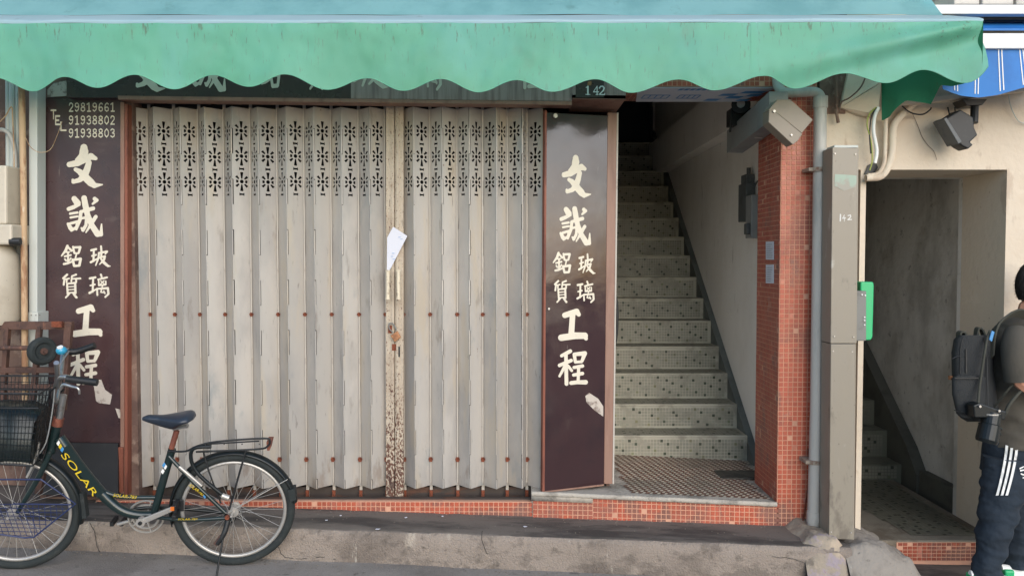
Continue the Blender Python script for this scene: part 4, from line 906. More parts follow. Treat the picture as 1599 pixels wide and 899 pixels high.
b = MB(); b.disc(q + Vector((-.01, -.034, 0)), (.3, 1, 0), .024, .01, 16); b.build('hub', M['alloy'], rl)
b = MB(); b.box((q.x - .06, q.y, q.z - .12), (q.x + .16, q.y + .10, q.z - .02)); b.tube([q + Vector((-.055, 0, -.02)), q + Vector((-.06, .01, -.16))], .008, 6); b.build('bracket', M['black'], rl, bevel=.004)
mt = thing('meter_box', (1.55, 5.4, 2.0), 'grey electricity meters and fuse boxes mounted on the stair wall behind the pier', 'meter')
M['meter'] = pm('meter_grey', C(84, 88, 90), [(C(58, 62, 64), 12, .5, .65, .7)], .5)
def mbx(x0, y0, x1, y1, D, d): 
    b = MB(); b.pbox(x0, y0, x1, y1, D, d); return b
def wbx(nm, x, ya, yb, Da, Db, m_, w=1.616):
    b = MB(); b.box((x, Da, P(1170, yb, (Da + Db) / 2).z), (w, Db, P(1170, ya, (Da + Db) / 2).z)); b.build(nm, m_, mt, bevel=.004)
wbx('case', 1.555, 287, 346, 5.26, 5.44, M['meter']); wbx('cap', 1.56, 273, 286.5, 5.28, 5.40, M['meter'])
wbx('fuse_box', 1.55, 305, 372, 5.12, 5.25, M['hood']); wbx('switch', 1.525, 349, 366, 5.14, 5.2, M['meter'], 1.549)
b = MB(); b.tube([P(1169, 275, 5.34), P(1169, 262, 5.34)], .014, 8); b.tube(smooth_path([P(1178, 292, 5.2), P(1182, 284, 5.2), P(1186, 283, 5.2)]), .006, 6); b.build('conduit', M['meter'], mt, smooth=True)
for (y0, y1, lab) in ((377, 405, 'upper of two small printed notices taped to the side of the red tiled pier'), (413, 442, 'lower of two small printed notices taped to the side of the red tiled pier')):
    no = thing('notice', (px0, 4.45, 1.6), lab, 'notice')
    q0, q1 = (1196, 1208.5); pts = []
    for x, y in ((q0, y1), (q1, y1 + .5), (q1, y0), (q0, y0 + .3)):
        D = (px0 - .004) * F / (x - 799.5) / 1.0; d = ray(x, y); pts.append(CAM + d * ((px0 - .004) / d.x))
    b = MB(); b.prism(pts, (-.001, 0, 0)); b.build('sheet', M['paper'], no)
    b = MB(); u_ = pts[1] - pts[0]; v_ = pts[3] - pts[0]
    for i in range(7):
        s0 = pts[0] + v_ * (.12 + .12 * i) + u_ * .12 + Vector((-.0022, 0, 0)); e0 = s0 + u_ * random.uniform(.45, .75); b.bar(s0, e0, .0006, .0022)
    label(b.build('print', M['grey_box'], no), kind='stuff')
# conduits and cables on the cream wall
cp_ = thing('cream_conduit', P(1375, 270, 4.25), 'pair of cream painted conduits curving down above the right doorway', 'pipe')
for (pts, r) in (([(1383, 185), (1382, 230), (1380, 255), (1371, 271), (1355, 274)], .011), ([(1440, 150), (1405, 183), (1395, 200), (1393, 235), (1386, 262), (1374, 276), (1352, 278)], .019)):
    b = MB(); b.tube(smooth_path([P(x, y, 4.255) for x, y in pts], 6), r, 12); b.build('conduit', M['cream'], cp_, smooth=True)
cc = thing('cable_bundle', P(1361, 220, 4.22), 'loose green-yellow, white and black wires coming out of a hole in the cream wall', 'cable')
for pts, r, mt_ in (([(1368, 168), (1358, 178), (1354, 195), (1360, 220), (1362, 250), (1358, 266)], .0035, pm('earth_wire', C(150, 160, 70), rough=.5)), ([(1372, 168), (1366, 182), (1364, 205), (1369, 235), (1366, 255)], .010, M['white']), ([(1369, 168), (1361, 182), (1358, 210), (1360, 240)], .004, M['black']), ([(1408, 165), (1422, 176), (1440, 179), (1452, 172), (1454, 168)], .004, M['black'])):
    b = MB(); b.tube(smooth_path([P(x, y, 4.225) for x, y in pts], 6), r, 8); b.build('wire', mt_, cc, smooth=True)
b = MB(); b.prism([P(x, y, 4.29) for x, y in ((1350, 272), (1356, 258), (1368, 252), (1371, 262), (1364, 272))], (0, .008, 0)); b.build('hole', M['black'], cc)
cb = thing('wall_conduit', P(1308, 150, 4.25), 'thin grey conduit running up the stained wall beside the downpipe', 'pipe')
b = MB(); b.tube([P(1306, 60, 4.26), P(1306, 175, 4.26), P(1309, 192, 4.26)], .009, 8); b.tube(smooth_path([P(1355, 110, 4.2), P(1345, 135, 4.2), P(1328, 152, 4.22), P(1314, 160, 4.24), P(1311, 175, 4.25)], 5), .004, 6); b.build('run', M['stain'], cb, smooth=True)
# black floodlight on the cream wall
fl = thing('floodlight', P(1510, 190, 4.15), 'black floodlight hanging from a bracket on the cream wall under the striped awning', 'floodlight')
b = MB(); b.prism([P(x, y, 4.12) for x, y in ((1475, 187), (1500, 171), (1520, 183), (1522, 200), (1527, 211), (1515, 222), (1520, 226), (1512, 233), (1503, 228), (1498, 224))], (0, .09, 0)); b.build('housing', M['black'], fl, bevel=.006)
b = MB(); b.prism([P(x, y, 4.105) for x, y in ((1474, 186), (1478, 183), (1502, 221), (1497, 225))], (0, .11, 0)); b.build('lens', M['meter'], fl, bevel=.002)
b = MB(); b.prism([P(x, y, 4.16) for x, y in ((1503, 155), (1542, 155), (1534, 164), (1510, 165))], (0, .10, 0)); b.tube([P(1522, 162, 4.2), P(1521, 192, 4.18)], .02, 10)
b.tube([P(1480, 168, 4.2), P(1484, 186, 4.16)], .004, 6); b.tube([P(1491, 168, 4.2), P(1492, 180, 4.16)], .004, 6); b.build('bracket', M['black'], fl, bevel=.004)
wc = thing('white_cable', P(1590, 180, 4.25), 'thin white cable looping down the cream wall at the right edge', 'cable')
b = MB(); b.tube(smooth_path([P(1575, 145, 4.28), P(1578, 165, 4.28), P(1588, 186, 4.28), P(1600, 193, 4.28), P(1640, 200, 4.28)]), .003, 6); b.build('run', M['white_pole'], wc, smooth=True)
gb = thing('green_box', P(1350, 500, 4.1), 'bright green plastic panel box fixed behind the beige cable cover', 'box')
b = MB(); b.prism([P(x, y, 4.12) for x, y in ((1344, 440), (1364, 440), (1365, 446), (1363, 526), (1360, 531), (1343, 531))], (0, .10, 0)); b.build('cover', M['green_box'], gb, bevel=.006)
b = MB(); b.pbox(1334, 454, 1353, 532, 4.07, .06); g2 = b.build('grey_case', M['grey_box'], gb, bevel=.004)
b = MB(); [b.disc(P(x, y, 4.068), (0, 1, 0), .004, .006, 8) for x, y in ((1346, 460), (1351, 461), (1350, 495), (1350, 507), (1350, 500))]; b.build('screw', M['white'], gb)

# ------------------------------------------------------------------ left edge: post, pipes, heater, trolley
cp = thing('white_post', P(58, 505, 4.2), 'tall off-white square post left of the plum sign panel', 'post')
b = MB(); b.pbox(45, 118, 58, 487, 4.22, .08); b.build('post', M['white_pole'], cp, bevel=.003)
b = MB(); b.pbox(44, 487, 59, 700, 4.21, .10); b.build('plinth', M['white_pole'], cp, bevel=.003)
b = MB(); [b.disc(P(x, 492, 4.208), (0, 1, 0), .003, .004, 8) for x in (49, 56, 62)]; b.build('screw', M['grey_box'], cp)
bm_ = thing('bamboo_pole', P(38, 560, 4.18), 'peeling yellow wooden pole standing beside the white post', 'pole')
b = MB(); b.tube(smooth_path([P(33, 100, 4.18), P(35, 200, 4.18), P(37, 320, 4.18), P(38, 440, 4.18), P(40, 700, 4.18)], 4), [.016] * 17, 10); b.build('pole', M['bamboo'], bm_, smooth=True)
pp_ = thing('grey_pipe', P(20, 400, 4.3), 'bundle of thin grey pipes on the wall at the left edge', 'pipe')
for x, r in ((12, .012), (19, .016), (27, .010)):
    b = MB(); b.tube([P(x, 90, 4.32), P(x + 2, 500, 4.32)], r, 10); b.build('pipe', M['white_pole'], pp_, smooth=True)
b = MB(); b.tube(smooth_path([P(-10, 205, 4.25), P(5, 203, 4.25), P(16, 212, 4.25), P(24, 240, 4.26), P(24, 300, 4.27)]), .012, 10); b.build('bent_pipe', M['pvc'], pp_, smooth=True)
lw = thing('loose_wire', P(20, 200, 4.2), 'thin yellowish wire looping across the left edge above the heater', 'cable')
b = MB(); b.tube(smooth_path([P(-10, 200, 4.2), P(8, 182, 4.2), P(18, 167, 4.2), P(20, 190, 4.2), P(22, 260, 4.2), P(20, 340, 4.2), P(16, 352, 4.2)]), .003, 6)
b.tube(smooth_path([P(40, 215, 4.16), P(48, 230, 4.16), P(62, 238, 4.16), P(78, 234, 4.2), P(88, 215, 4.28), P(97, 190, 4.3)]), .0018, 5); b.build('run', M['bamboo'], lw, smooth=True)
ht = thing('water_heater', P(0, 480, 4.2), 'cream enamel gas water heater with a rounded tank cut by the left edge', 'water heater')
b = MB(); b.pbox(-60, 258, 10, 350, 4.1, .15); b.build('casing', M['heater'], ht, bevel=.01)
b = MB(); b.pbox(-60, 350, 18, 382, 4.08, .18); b.build('collar', M['heater'], ht, bevel=.01)
b = MB(); q = P(-14, 400, 4.18)
b.tube([q + Z * .07, q + Z * .05, q, q - Z * .04, q - Z * .33, q - Z * .36], [.06, .10, .13, .136, .136, .12], 26); b.build('tank', M['heater'], ht, smooth=True)
b = MB(); b.disc(P(24, 377, 4.1), (1, .2, 0), .02, .05, 12); b.build('knob', M['black'], ht)
ty = thing('trolley', P(60, 760, 4.1), 'upturned rusty brown steel trolley with a rubber wheel, leaning behind the bicycle', 'trolley')
b = MB()
YT = 4.12
for a, c, w in (((-60, 508), (114, 508), .042), ((-60, 578), (108, 577), .03), ((-60, 604), (104, 604), .030), ((108, 506), (97, 640), .036), ((62, 510), (50, 640), .024), ((12, 510), (4, 640), .024), ((97, 600), (60, 770), .03), ((-50, 660), (90, 664), .03)):
    b.bar(P(a[0], a[1], YT), P(c[0], c[1], YT + .01), .03, w)
b.build('frame', M['rust_frame'], ty, bevel=.003)
b = MB(); b.bar(P(82, 506, YT - .025), P(98, 506, YT - .025), .02, .03); b.build('hinge', M['rust'], ty)
b = MB(); b.tube([P(-60, 543, 4.0), P(52, 543, 3.98)], .012, 10); b.build('axle', M['rust_frame'], ty)
wq = P(66, 548, 3.97); ax = Vector((.82, -.55, 0)).normalized()
b = MB(); b.ring(wq, Vector((-ax.y, ax.x, 0)), Z, .052, .020, 32, 10, sx=1.2); b.disc(wq, ax, .05, .03, 24); b.build('tyre', M['rubber'], ty, smooth=False)
b = MB(); b.disc(wq + ax * .014, ax, .017, .02, 20); b.disc(wq + ax * .02, ax, .009, .03, 14); b.build('hub', M['rust_frame'], ty)

# ------------------------------------------------------------------ bicycle
RN = Vector((.044, 0, 1)).normalized(); CR = PL(365, 881, Vector((.33, 0, 0)), RN)                  # rear contact point
CF = PL(27, 887, Vector((.33, 0, 0)), RN)
bike = thing('bicycle', CR, 'black step-through city bicycle with yellow lettering parked in front of the gate', 'bicycle')
bu = (CR - CF).normalized(); up0 = Vector((0, 0, 1)); bn = bu.cross(up0).normalized()
if bn.y > 0: bn = -bn                                                   # towards the camera
LEAN = math.radians(7); bv = (up0 * math.cos(LEAN) + bn * math.sin(LEAN)); bv = (bv - bu * bv.dot(bu)).normalized(); bn = bu.cross(bv).normalized()
if bn.y > 0: bn = -bn
def B(px, py, off=0): return PL(px, py, CR + bn * off, bn)
R = .286
hubR = CR + bv * R; hubF = CF + bv * R
R = (B(361, 795) - CR).length; hubR = CR + bv * R; hubF = CF + bv * R; R *= .995
def wheel(ctr, nm):
    b = MB(); b.ring(ctr, bu, bv, R - .019, .0205, 72, 10); ty_ = b.build(nm, M['rubber'], bike, smooth=True)
    b = MB(); b.ring(ctr, bu, bv, R - .046, .0100, 72, 8, sx=1.1); b.build('rim', M['alloy'], ty_, smooth=True)
    b = MB(); b.disc(ctr, bn, .02, .07, 16); b.disc(ctr + bn * .03, bn, .026, .004, 16); b.disc(ctr - bn * .03, bn, .026, .004, 16); b.disc(ctr, bn, .006, .16, 10); b.build('hub', M['alloy'], ty_, smooth=False)
    b = MB()
    for k in range(32):
        a = 2 * math.pi * k / 32; sg_ = 1 if k % 2 else -1; a2 = a + (.55 if (k // 2) % 2 else -.55)
        b.tube([ctr + bn * .03 * sg_ + (bu * math.cos(a2) + bv * math.sin(a2)) * .025, ctr + (bu * math.cos(a) + bv * math.sin(a)) * (R - .05)], .0011, 4, cap=False)
    label(b.build('spokes', M['alloy'], ty_), kind='stuff')
    return ty_
wheel(hubR, 'wheel'); wheel(hubF, 'wheel')
M['bframe'] = pm('bike_frame', C(24, 40, 40), [(C(46, 50, 48), 10, .55, .7, .5)], .28, coat=.4)
def tb_(name, pts, r, mat, n=12, sub=4, sm=True):
    b = MB(); p = smooth_path(pts, sub) if len(pts) > 2 else pts
    b.tube(p, r if not isinstance(r, list) else [np.interp(i / (len(p) - 1), [k / (len(r) - 1) for k in range(len(r))], r) for i in range(len(p))], n); return b.build(name, mat, bike, smooth=sm)
tb_('frame', [B(92, 683), B(130, 736), B(165, 776), B(190, 796), B(215, 803), B(238, 803)], [.027, .027, .024, .022, .02], M['bframe'])
tb_('upper_tube', [B(158, 765), B(176, 772), B(200, 776), B(250, 776)], .011, M['bframe'])
tb_('seat_tube', [B(269, 700), B(240, 803)], .0185, M['bframe'])
tb_('head_tube', [B(90, 660), B(79, 706)], .021, M['bframe'])
for s_ in (-1, 1):
    tb_('seat_stay', [B(264, 712, .02 * s_), B(300, 750, .045 * s_), B(352, 800, .055 * s_)], .0095, M['bframe'])
    tb_('chain_stay', [B(238, 806, .02 * s_), B(290, 811, .045 * s_), B(354, 808, .055 * s_)], .010, M['bframe'])
    tb_('fork_blade', [B(78, 706, .035 * s_), B(60, 745, .045 * s_), B(36, 785, .05 * s_), B(27, 800, .05 * s_)], [.014, .013, .011, .009], M['bframe'])
tb_('seat_post', [B(276, 672), B(267, 702)], .0135, M['frame_red'])
tb_('headset', [B(92, 652), B(89, 664)], .024, M['frame_red'])
tb_('stem', [B(99, 616), B(92, 655)], .016, M['chrome'])
# handlebar: rises at the centre, sweeps back on both sides
tb_('handlebar', [B(88, 566, .26), B(90, 590, .17), B(84, 616, .06), B(88, 628, 0), B(90, 612, -.06), B(96, 575, -.18), B(99, 552, -.25), B(108, 546, -.26)], .011, M['chrome'])
tb_('grip', [B(104, 591, .25), B(152, 597, .26)], .016, M['black']); tb_('grip', [B(108, 549, -.26), B(122, 548, -.27), B(148, 539, -.27)], .016, M['black'])
tb_('handlebar', [B(92, 604, .17), B(92, 594, .21), B(98, 588, .24), B(112, 590, .25)], .011, M['chrome'])
tb_('brake_lever', [B(94, 608, .24), B(100, 600, .25), B(112, 603, .26), B(122, 606, .27), B(124, 615, .27)], [.006, .009, .006, .004], M['chrome'])
b = MB(); q = B(96, 547, -.20); b.sphere(q, .026, .026, .022); b.build('bell', pm('bell_blue', C(50, 150, 186), rough=.25, coat=.5), bike, smooth=True)
b = MB(); b.disc(q + Vector((0, -.012, .017)), (0, -.5, 1), .014, .006, 16); b.build('bell_cap', M['white'], bike)
tb_('brake_cable', [B(100, 602, .2), B(80, 610, .1), B(70, 650, .06), B(74, 690, .05), B(66, 720, .05)], .003, M['black'])
tb_('brake_cable', [B(108, 548, -.2), B(90, 580, .1), B(82, 640, .09), B(72, 690, .07), B(58, 712, .05)], .003, M['hood'])
tb_('brake_arm', [B(62, 690, .05), B(54, 720, .05), B(42, 745, .05)], .006, M['alloy'])
# saddle
b = MB(); rows = []; sc = (B(303, 655) - B(222, 655)).length
p0, p1 = B(223, 652), B(303, 652); ud = (p1 - p0).normalized(); vd = bv
for i in range(23):
    t = i / 22; w = np.interp(t, [0, .1, .35, .6, .8, .95, 1], [.012, .024, .032, .062, .085, .075, .03])
    top = np.interp(t, [0, .1, .4, .7, .9, 1], [.004, .016, .012, .022, .034, .018]); bot = np.interp(t, [0, .1, .4, .6, .8, 1], [-.012, -.022, -.048, -.058, -.026, .0])
    c_ = p0 + ud * (t * sc); r = []
    for j in range(14):
        a = 2 * math.pi * j / 14; sy = math.sin(a); zz = (top if sy > 0 else 0) * 1.0 * sy if sy > 0 else (-bot) * sy * 1.0
        r.append(c_ + bn * w * math.cos(a) + vd * (zz if sy > 0 else zz * (1 - .0)))
    rows.append(r)
b.grid(rows, True); b.face(rows[0][::-1]); b.face(rows[-1]); b.build('saddle', M['saddle'], bike, smooth=True, sub=1)
b = MB(); b.tube([B(270, 670), B(292, 664)], .008, 8); b.ring(B(290, 664), bu, bv, .012, .004, 16, 6); b.build('saddle_spring', M['chrome'], bike)
# mudguards
def guard(ctr, a0, a1, nm):
    b = MB(); rows = []
    for k in range(41):
        a = math.radians(a0 + (a1 - a0) * k / 40); d = bu * math.cos(a) + bv * math.sin(a)
        rows.append([ctr + d * (R + .016 - .012 * (s_ / 3) ** 2) + bn * (.028 * s_ / 3) for s_ in (-3, -2, -1, 0, 1, 2, 3)] + [ctr + d * (R + .013 - .012 * (s_ / 3) ** 2) + bn * (.0275 * s_ / 3) for s_ in (3, 2, 1, 0, -1, -2, -3)])
    b.grid(rows, True); return b.build(nm, M['blackgloss'], bike, smooth=True)
guard(hubR, 8, 195, 'mudguard'); guard(hubF, -12, 130, 'mudguard')
b = MB(); b.prism([B(449, 765, .03), B(460, 763, .03), B(462, 780, .03), B(453, 784, .03)], -bn * .06); b.build('mud_flap', M['rubber'], bike)
b = MB(); b.prism([B(124, 770, .02), B(130, 772, .02), B(135, 808, .02), B(128, 810, .02)], -bn * .04); b.build('mud_flap', M['rubber'], bike)
tb_('mudguard_stay', [B(356, 800, .05), B(449, 748, .03)], .0022, M['alloy'])
# rear rack
for s_ in (-1, 1):
    tb_('rack_rail', [B(262, 704, .02 * s_), B(290, 704, .04 * s_), B(308, 696, .06 * s_), B(340, 689, .065 * s_), B(412, 684, .065 * s_), B(421, 688, .06 * s_), B(418, 696, .055 * s_), B(400, 701, .05 * s_), B(306, 705, .04 * s_)], .005, M['black'])
    tb_('rack_strut', [B(384, 702, .05 * s_), B(372, 745, .06 * s_), B(358, 795, .06 * s_)], .005, M['black'])
    tb_('rack_strut', [B(318, 706, .05 * s_), B(326, 735, .055 * s_), B(345, 785, .06 * s_)], .004, M['black'])
tb_('rack_tube', [B(330, 697, .07), B(302, 700, .07), B(299, 720, .07), B(312, 742, .07), B(345, 770, .07), B(352, 775, .07)], .009, M['blackgloss'])
b = MB()
for x in (325, 350, 378, 405): b.tube([B(x, 693, -.06), B(x, 693, .06)], .004, 6)
b.tube([B(322, 693, .0), B(405, 688, .0)], .004, 6); b.build('rack_bar', M['black'], bike)
b = MB(); b.prism([B(416, 690, .04), B(424, 690, .04), B(421, 703, .04), B(417, 703, .04)], -bn * .08); b.build('rear_reflector', M['frame_red'], bike)
b = MB(); q = B(352, 775, .085); b.disc(q, (bu - bv * .4), .013, .035, 14); b.build('cap', M['alloy'], bike, smooth=True)
# drive
cq = B(228, 806, -.05)
b = MB(); b.ring(cq, bu, bv, .082, .005, 36, 6); b.ring(cq, bu, bv, .060, .006, 36, 6)
for k in range(5): a = k * 2 * math.pi / 5; b.bar(cq, cq + (bu * math.cos(a) + bv * math.sin(a)) * .08, .006, .014, bn)
b.build('chainring', M['alloy'], bike)
b = MB(); q0, q1 = B(221, 813, .06), B(276, 790, .075); d_ = (q1 - q0).normalized(); n_ = d_.cross(bn)
b.prism([q0 - n_ * .014, q1 - n_ * .011, q1 + n_ * .011, q0 + n_ * .014], bn * .014); b.disc(q0 + bn * .004, bn, .021, .03, 18); b.build('crank', M['alloy'], bike, bevel=.003)
b = MB(); b.disc(q0 + bn * .018, bn, .009, .02, 12); b.build('crank_bolt', M['black'], bike)
b = MB(); q = B(275, 794, .11); b.bar(q - bv * .024 - bn * .045, q - bv * .024 + bn * .045, .02, .018); b.bar(q + bv * .018 - bn * .04, q + bv * .018 + bn * .04, .02, .03); b.bar(q - bn * .04 - bv * .03, q - bn * .04 + bv * .03, .05, .008, bn); b.build('pedal', M['black'], bike, bevel=.003)
b = MB(); b.pbox(266, 791, 271.5, 797, q.y - .06, .005); b.build('pedal_reflector', pm('orange_reflector', C(210, 110, 40), rough=.3), bike)
tb_('crank', [B(221, 808, -.06), B(184, 818, -.075)], .009, M['alloy'])
b = MB(); q = B(184, 814, -.10); b.bar(q - bn * .05 - bu * .02, q + bn * .03 - bu * .02, .016, .02); b.bar(q - bn * .05 + bu * .025, q + bn * .03 + bu * .025, .016, .02); b.build('pedal', M['black'], bike)
tb_('chain_guard', [B(196, 800, -.03), B(228, 792, -.045), B(300, 795, -.05), B(350, 800, -.05)], .009, M['blackgloss'])
tb_('rear_brake', [B(280, 728, .04), B(300, 745, .045), B(315, 758, .045)], .009, M['alloy'])
# stand
tb_('kickstand', [B(353, 815, .06), B(349, 835, .08), B(338, 899, .14)], .005, M['black'])
tb_('stand_bracket', [B(356, 812, .06), B(350, 832, .08), B(339, 849, .085)], [.014, .013, .011], M['black'])
b = MB(); q = B(336, 850, .085); b.bar(q, B(346, 836, .085), .014, .022); b.build('stand_foot', M['rust_frame'], bike, bevel=.004)
b = MB(); q = B(359, 806, -.05); b.disc(q, bn, .032, .02, 16); b.disc(q + bn * .012, bn, .024, .006, 16); b.build('cassette', M['black'], bike)
b = MB(); b.disc(B(355, 807, .065), bn, .012, .012, 8); b.build('axle_nut', M['rust'], bike)
# lettering
def along(s, a, c, h, off, shear=.25, parent=bike, mat=M['yellow'], name='lettering'):
    V, Fc = text_mesh(s); a = Vector(a); c = Vector(c); b = MB(); d = (c - a); nn = Vector((d.y, -d.x)).normalized() * h
    to = lambda u, v: (a.x + d.x * u - nn.x * (v - .5) + d.normalized().x * (.5 - v) * shear * h, a.y + d.y * u - nn.y * (v - .5) + d.normalized().y * (.5 - v) * shear * h)
    b.v = [tuple(B(*to(u, v), off)) for u, v in V]; b.f = Fc; b.c = [None] * len(Fc)
    return b.build(name, mat, parent)
b = MB(); b.prism([B(97, 700, .0255), B(108, 694, .0255), B(163, 768, .0255), B(152, 777, .0255)], bn * .001); b.build('decal', M['bframe'], bike)
along('SOLAR', (99, 708), (150, 773), 10, .030)
along('SOLAR-783', (177, 772.5), (213, 776), 5, .012)
along('SOLAR-783', (296, 756), (318, 772), 5, .057)
along('SOLAR-783', (278, 810), (308, 810), 3, .058)
for (x, y, m_) in ((91, 692, 'white'), (97, 702, 'blueprint'), (94, 697, 'yellow'), (258, 729, 'white'), (254, 736, 'white'), (256, 726, 'blueprint'), (320, 774, 'blueprint')):
    b = MB(); b.face([B(x - 3, y, .0275 if x < 200 else (.02 if x < 300 else .057)), B(x, y + 4, .0275 if x < 200 else (.02 if x < 300 else .057)), B(x + 3, y - 1, .0275 if x < 200 else (.02 if x < 300 else .057)), B(x + .5, y - 5, .0275 if x < 200 else (.02 if x < 300 else .057))]); b.build('decal_mark', M[m_], bike)
# front basket (black mesh with a solid tray)
bk = thing('basket', B(30, 700), 'dark mesh basket mounted over the front wheel of the bicycle, cut by the left edge', 'basket')
M['mesh'] = pm('basket_black', C(18, 24, 26), rough=.5)
b = MB(); tl, tr_, bl_, br_ = B(-60, 600), B(84, 600), B(-50, 705), B(68, 712)
W2 = .15
def bq(u, v, s): 
    t = tl.lerp(tr_, u); q = bl_.lerp(br_, u); return t.lerp(q, v) + bn * s * (W2 - .03 * v)
for s_ in (-1, 1):
    for k in range(25): u = k / 24; b.tube([bq(u, 0, s_), bq(u, 1, s_)], .0016, 4)
    for k in range(12): v = k / 11; b.tube([bq(0, v, s_), bq(1, v, s_)], .0016, 4)
for k in range(12):
    v = k / 11; b.tube([bq(1, v, -1), bq(1, v, 1)], .0016, 4); b.tube([bq(0, v, -1), bq(0, v, 1)], .0016, 4)
for k in range(9):
    s_ = -1 + 2 * k / 8; b.tube([bq(1, 0, s_), bq(1, 1, s_)], .0016, 4)
label(b.build('mesh', M['mesh'], bk), kind='stuff')
b = MB()
for v, r in ((0, .005), (.2, .004), (1, .005)): b.tube([bq(0, v, 1), bq(1, v, 1), bq(1, v, -1), bq(0, v, -1), bq(0, v, 1)], r, 6)
b.build('rim', M['black'], bk)
b = MB(); 
def bagp(u, v, s): return bq(u, v, s * .9)
rows = []
for i in range(14):
    u = .02 + .92 * i / 13; tp = .38 - .12 * math.sin(u * 3) + .05 * nz(u * 6); rows.append([bagp(u, .97, -1), bagp(u, tp + .1, -.95), bagp(u, tp, -.4), bagp(u, tp - .02, .3), bagp(u, tp + .08, .9), bagp(u, .97, 1)])
b.grid(rows); b.face(rows[-1]); b.face(rows[0]); b.build('liner', pm('liner', C(20, 30, 31), [(C(40, 52, 54), 9, .5, .68, .7)], .3), bk, smooth=True)
wb = thing('wire_basket', B(50, 830, .12), 'blue wire side basket hanging against the front wheel of the bicycle', 'basket')
b = MB(); o_ = .085
loop = [(-40, 748), (64, 748), (118, 786), (53, 838), (38, 839), (-40, 828)]
b.tube([B(x, y, o_) for x, y in loop], .0042, 6); b.build('outer_wire', M['blue_wire'], wb)
b = MB()
for k in range(9):
    t = k / 8; b.tube([B(-40, 786 + 48 * t, o_ - .01), B(110 - 60 * t, 788 + 48 * t, o_ - .01)], .0018, 4)
for k in range(16): x = -30 + k * 9; b.tube([B(x, 786, o_ - .01), B(x + 18 if x < 45 else x + 3, min(836, 786 + (118 - x) * .8), o_ - .01)], .0016, 4)
b.tube([B(20, 786, o_), B(112, 787, o_)], .003, 6); label(b.build('mesh', M['blue_wire'], wb), kind='stuff')

# ------------------------------------------------------------------ person with backpack
D0 = 4.05
def Q(px, py, d=0): return P(px, py, D0 + d)
person = thing('person', Vector((Q(1560, 895).x, D0, road_z(2.4))), 'person in olive shirt and navy track trousers with three white stripes, seen from behind', 'person')
def loft(rings, n=20):
    """rings: (centre, rx, ry, yaw) -> closed elliptical sections"""
    rows = []
    for c_, rx, ry, yaw in rings:
        u = Vector((math.cos(yaw), math.sin(yaw), 0)); v = Vector((-math.sin(yaw), math.cos(yaw), 0))
        rows.append([Vector(c_) + u * rx * math.cos(2 * math.pi * j / n) + v * ry * math.sin(2 * math.pi * j / n) for j in range(n)])
    return rows
def loft_mb(rings, n=20, wr=0, seed=0):
    rows = loft(rings, n); b = MB()
    if wr:
        for a, r in enumerate(rows):
            for j, p in enumerate(r):
                c_ = Vector(rings[a][0]); d = (p - c_); d.z = 0
                r[j] = p + d.normalized() * wr * (nz(p.x * 7 + seed, p.y * 7, p.z * 16) + .45 * nz(p.x * 22 + seed + p.z * 15, p.y * 22, p.z * 34)) if d.length > 1e-5 else p
    b.grid(rows, True); b.face(rows[0][::-1]); b.face(rows[-1]); return b
def refine(rings, k=5):
    out = []
    for (a, b_) in zip(rings[:-1], rings[1:]):
        for i in range(k):
            t = i / k; t2 = t * t * (3 - 2 * t) * .4 + t * .6; out.append((Vector(a[0]).lerp(Vector(b_[0]), t), a[1] + (b_[1] - a[1]) * t2, a[2] + (b_[2] - a[2]) * t2, a[3] + (b_[3] - a[3]) * t))
    out.append(rings[-1]); return out
# body: one skinned surface (legs, torso, neck, arms, hands), head lofted in
bm = bmesh.new()
def V3(px, py, d=0): 
    q = Q(px, py, d); return q - Vector(person.location)
nodes = {'pel': (V3(1585, 690), .11), 'spine': (V3(1588, 620), .11), 'chest': (V3(1596, 545), .12), 'neck': (V3(1606, 488), .055), 'skull': (V3(1612, 466), .06),
 'lh': (V3(1568, 715, -.04), .085), 'lk': (V3(1556, 800, -.08), .06), 'la': (V3(1538, 886, -.1), .042), 'lt': (V3(1556, 900, -.12), .04),
 'rh': (V3(1604, 715, .04), .085), 'rk': (V3(1588, 800, .02), .06), 'ra': (V3(1585, 880, .06), .042), 'rt': (V3(1608, 894, .04), .035),
 'ls': (V3(1580, 520, -.16), .05), 'le': (V3(1590, 598, -.22), .040), 'lw': (V3(1640, 620, -.20), .026), 'lp': (V3(1655, 618, -.19), .030),
 'rs': (V3(1620, 520, .16), .05), 're': (V3(1640, 600, .2), .042), 'rw': (V3(1680, 620, .12), .026), 'rp': (V3(1692, 616, .11), .030)}
for sd2, pr in (('l', 'lp'), ('r', 'rp')):
    base = nodes[pr][0]
    for k in range(5):
        dz = (.02 - .012 * k) if k else .035
        f1 = base + Vector((.045 - .004 * abs(k - 2), -.012 + .002 * k, dz)); f2 = f1 + Vector((.026, .012, -.012 if k else .014))
        nodes[f'{sd2}f{k}a'] = (f1, .009); nodes[f'{sd2}f{k}b'] = (f2, .0075)
links = [('pel', 'spine'), ('spine', 'chest'), ('chest', 'neck'), ('neck', 'skull'), ('pel', 'lh'), ('lh', 'lk'), ('lk', 'la'), ('la', 'lt'), ('pel', 'rh'), ('rh', 'rk'), ('rk', 'ra'), ('ra', 'rt'), ('chest', 'ls'), ('ls', 'le'), ('le', 'lw'), ('lw', 'lp'), ('chest', 'rs'), ('rs', 're'), ('re', 'rw'), ('rw', 'rp')]
links += [(f'{s}p', f'{s}f{k}a') for s in 'lr' for k in range(5)] + [(f'{s}f{k}a', f'{s}f{k}b') for s in 'lr' for k in range(5)]
sk = bm.verts.layers.skin.verify(); bmv = {}
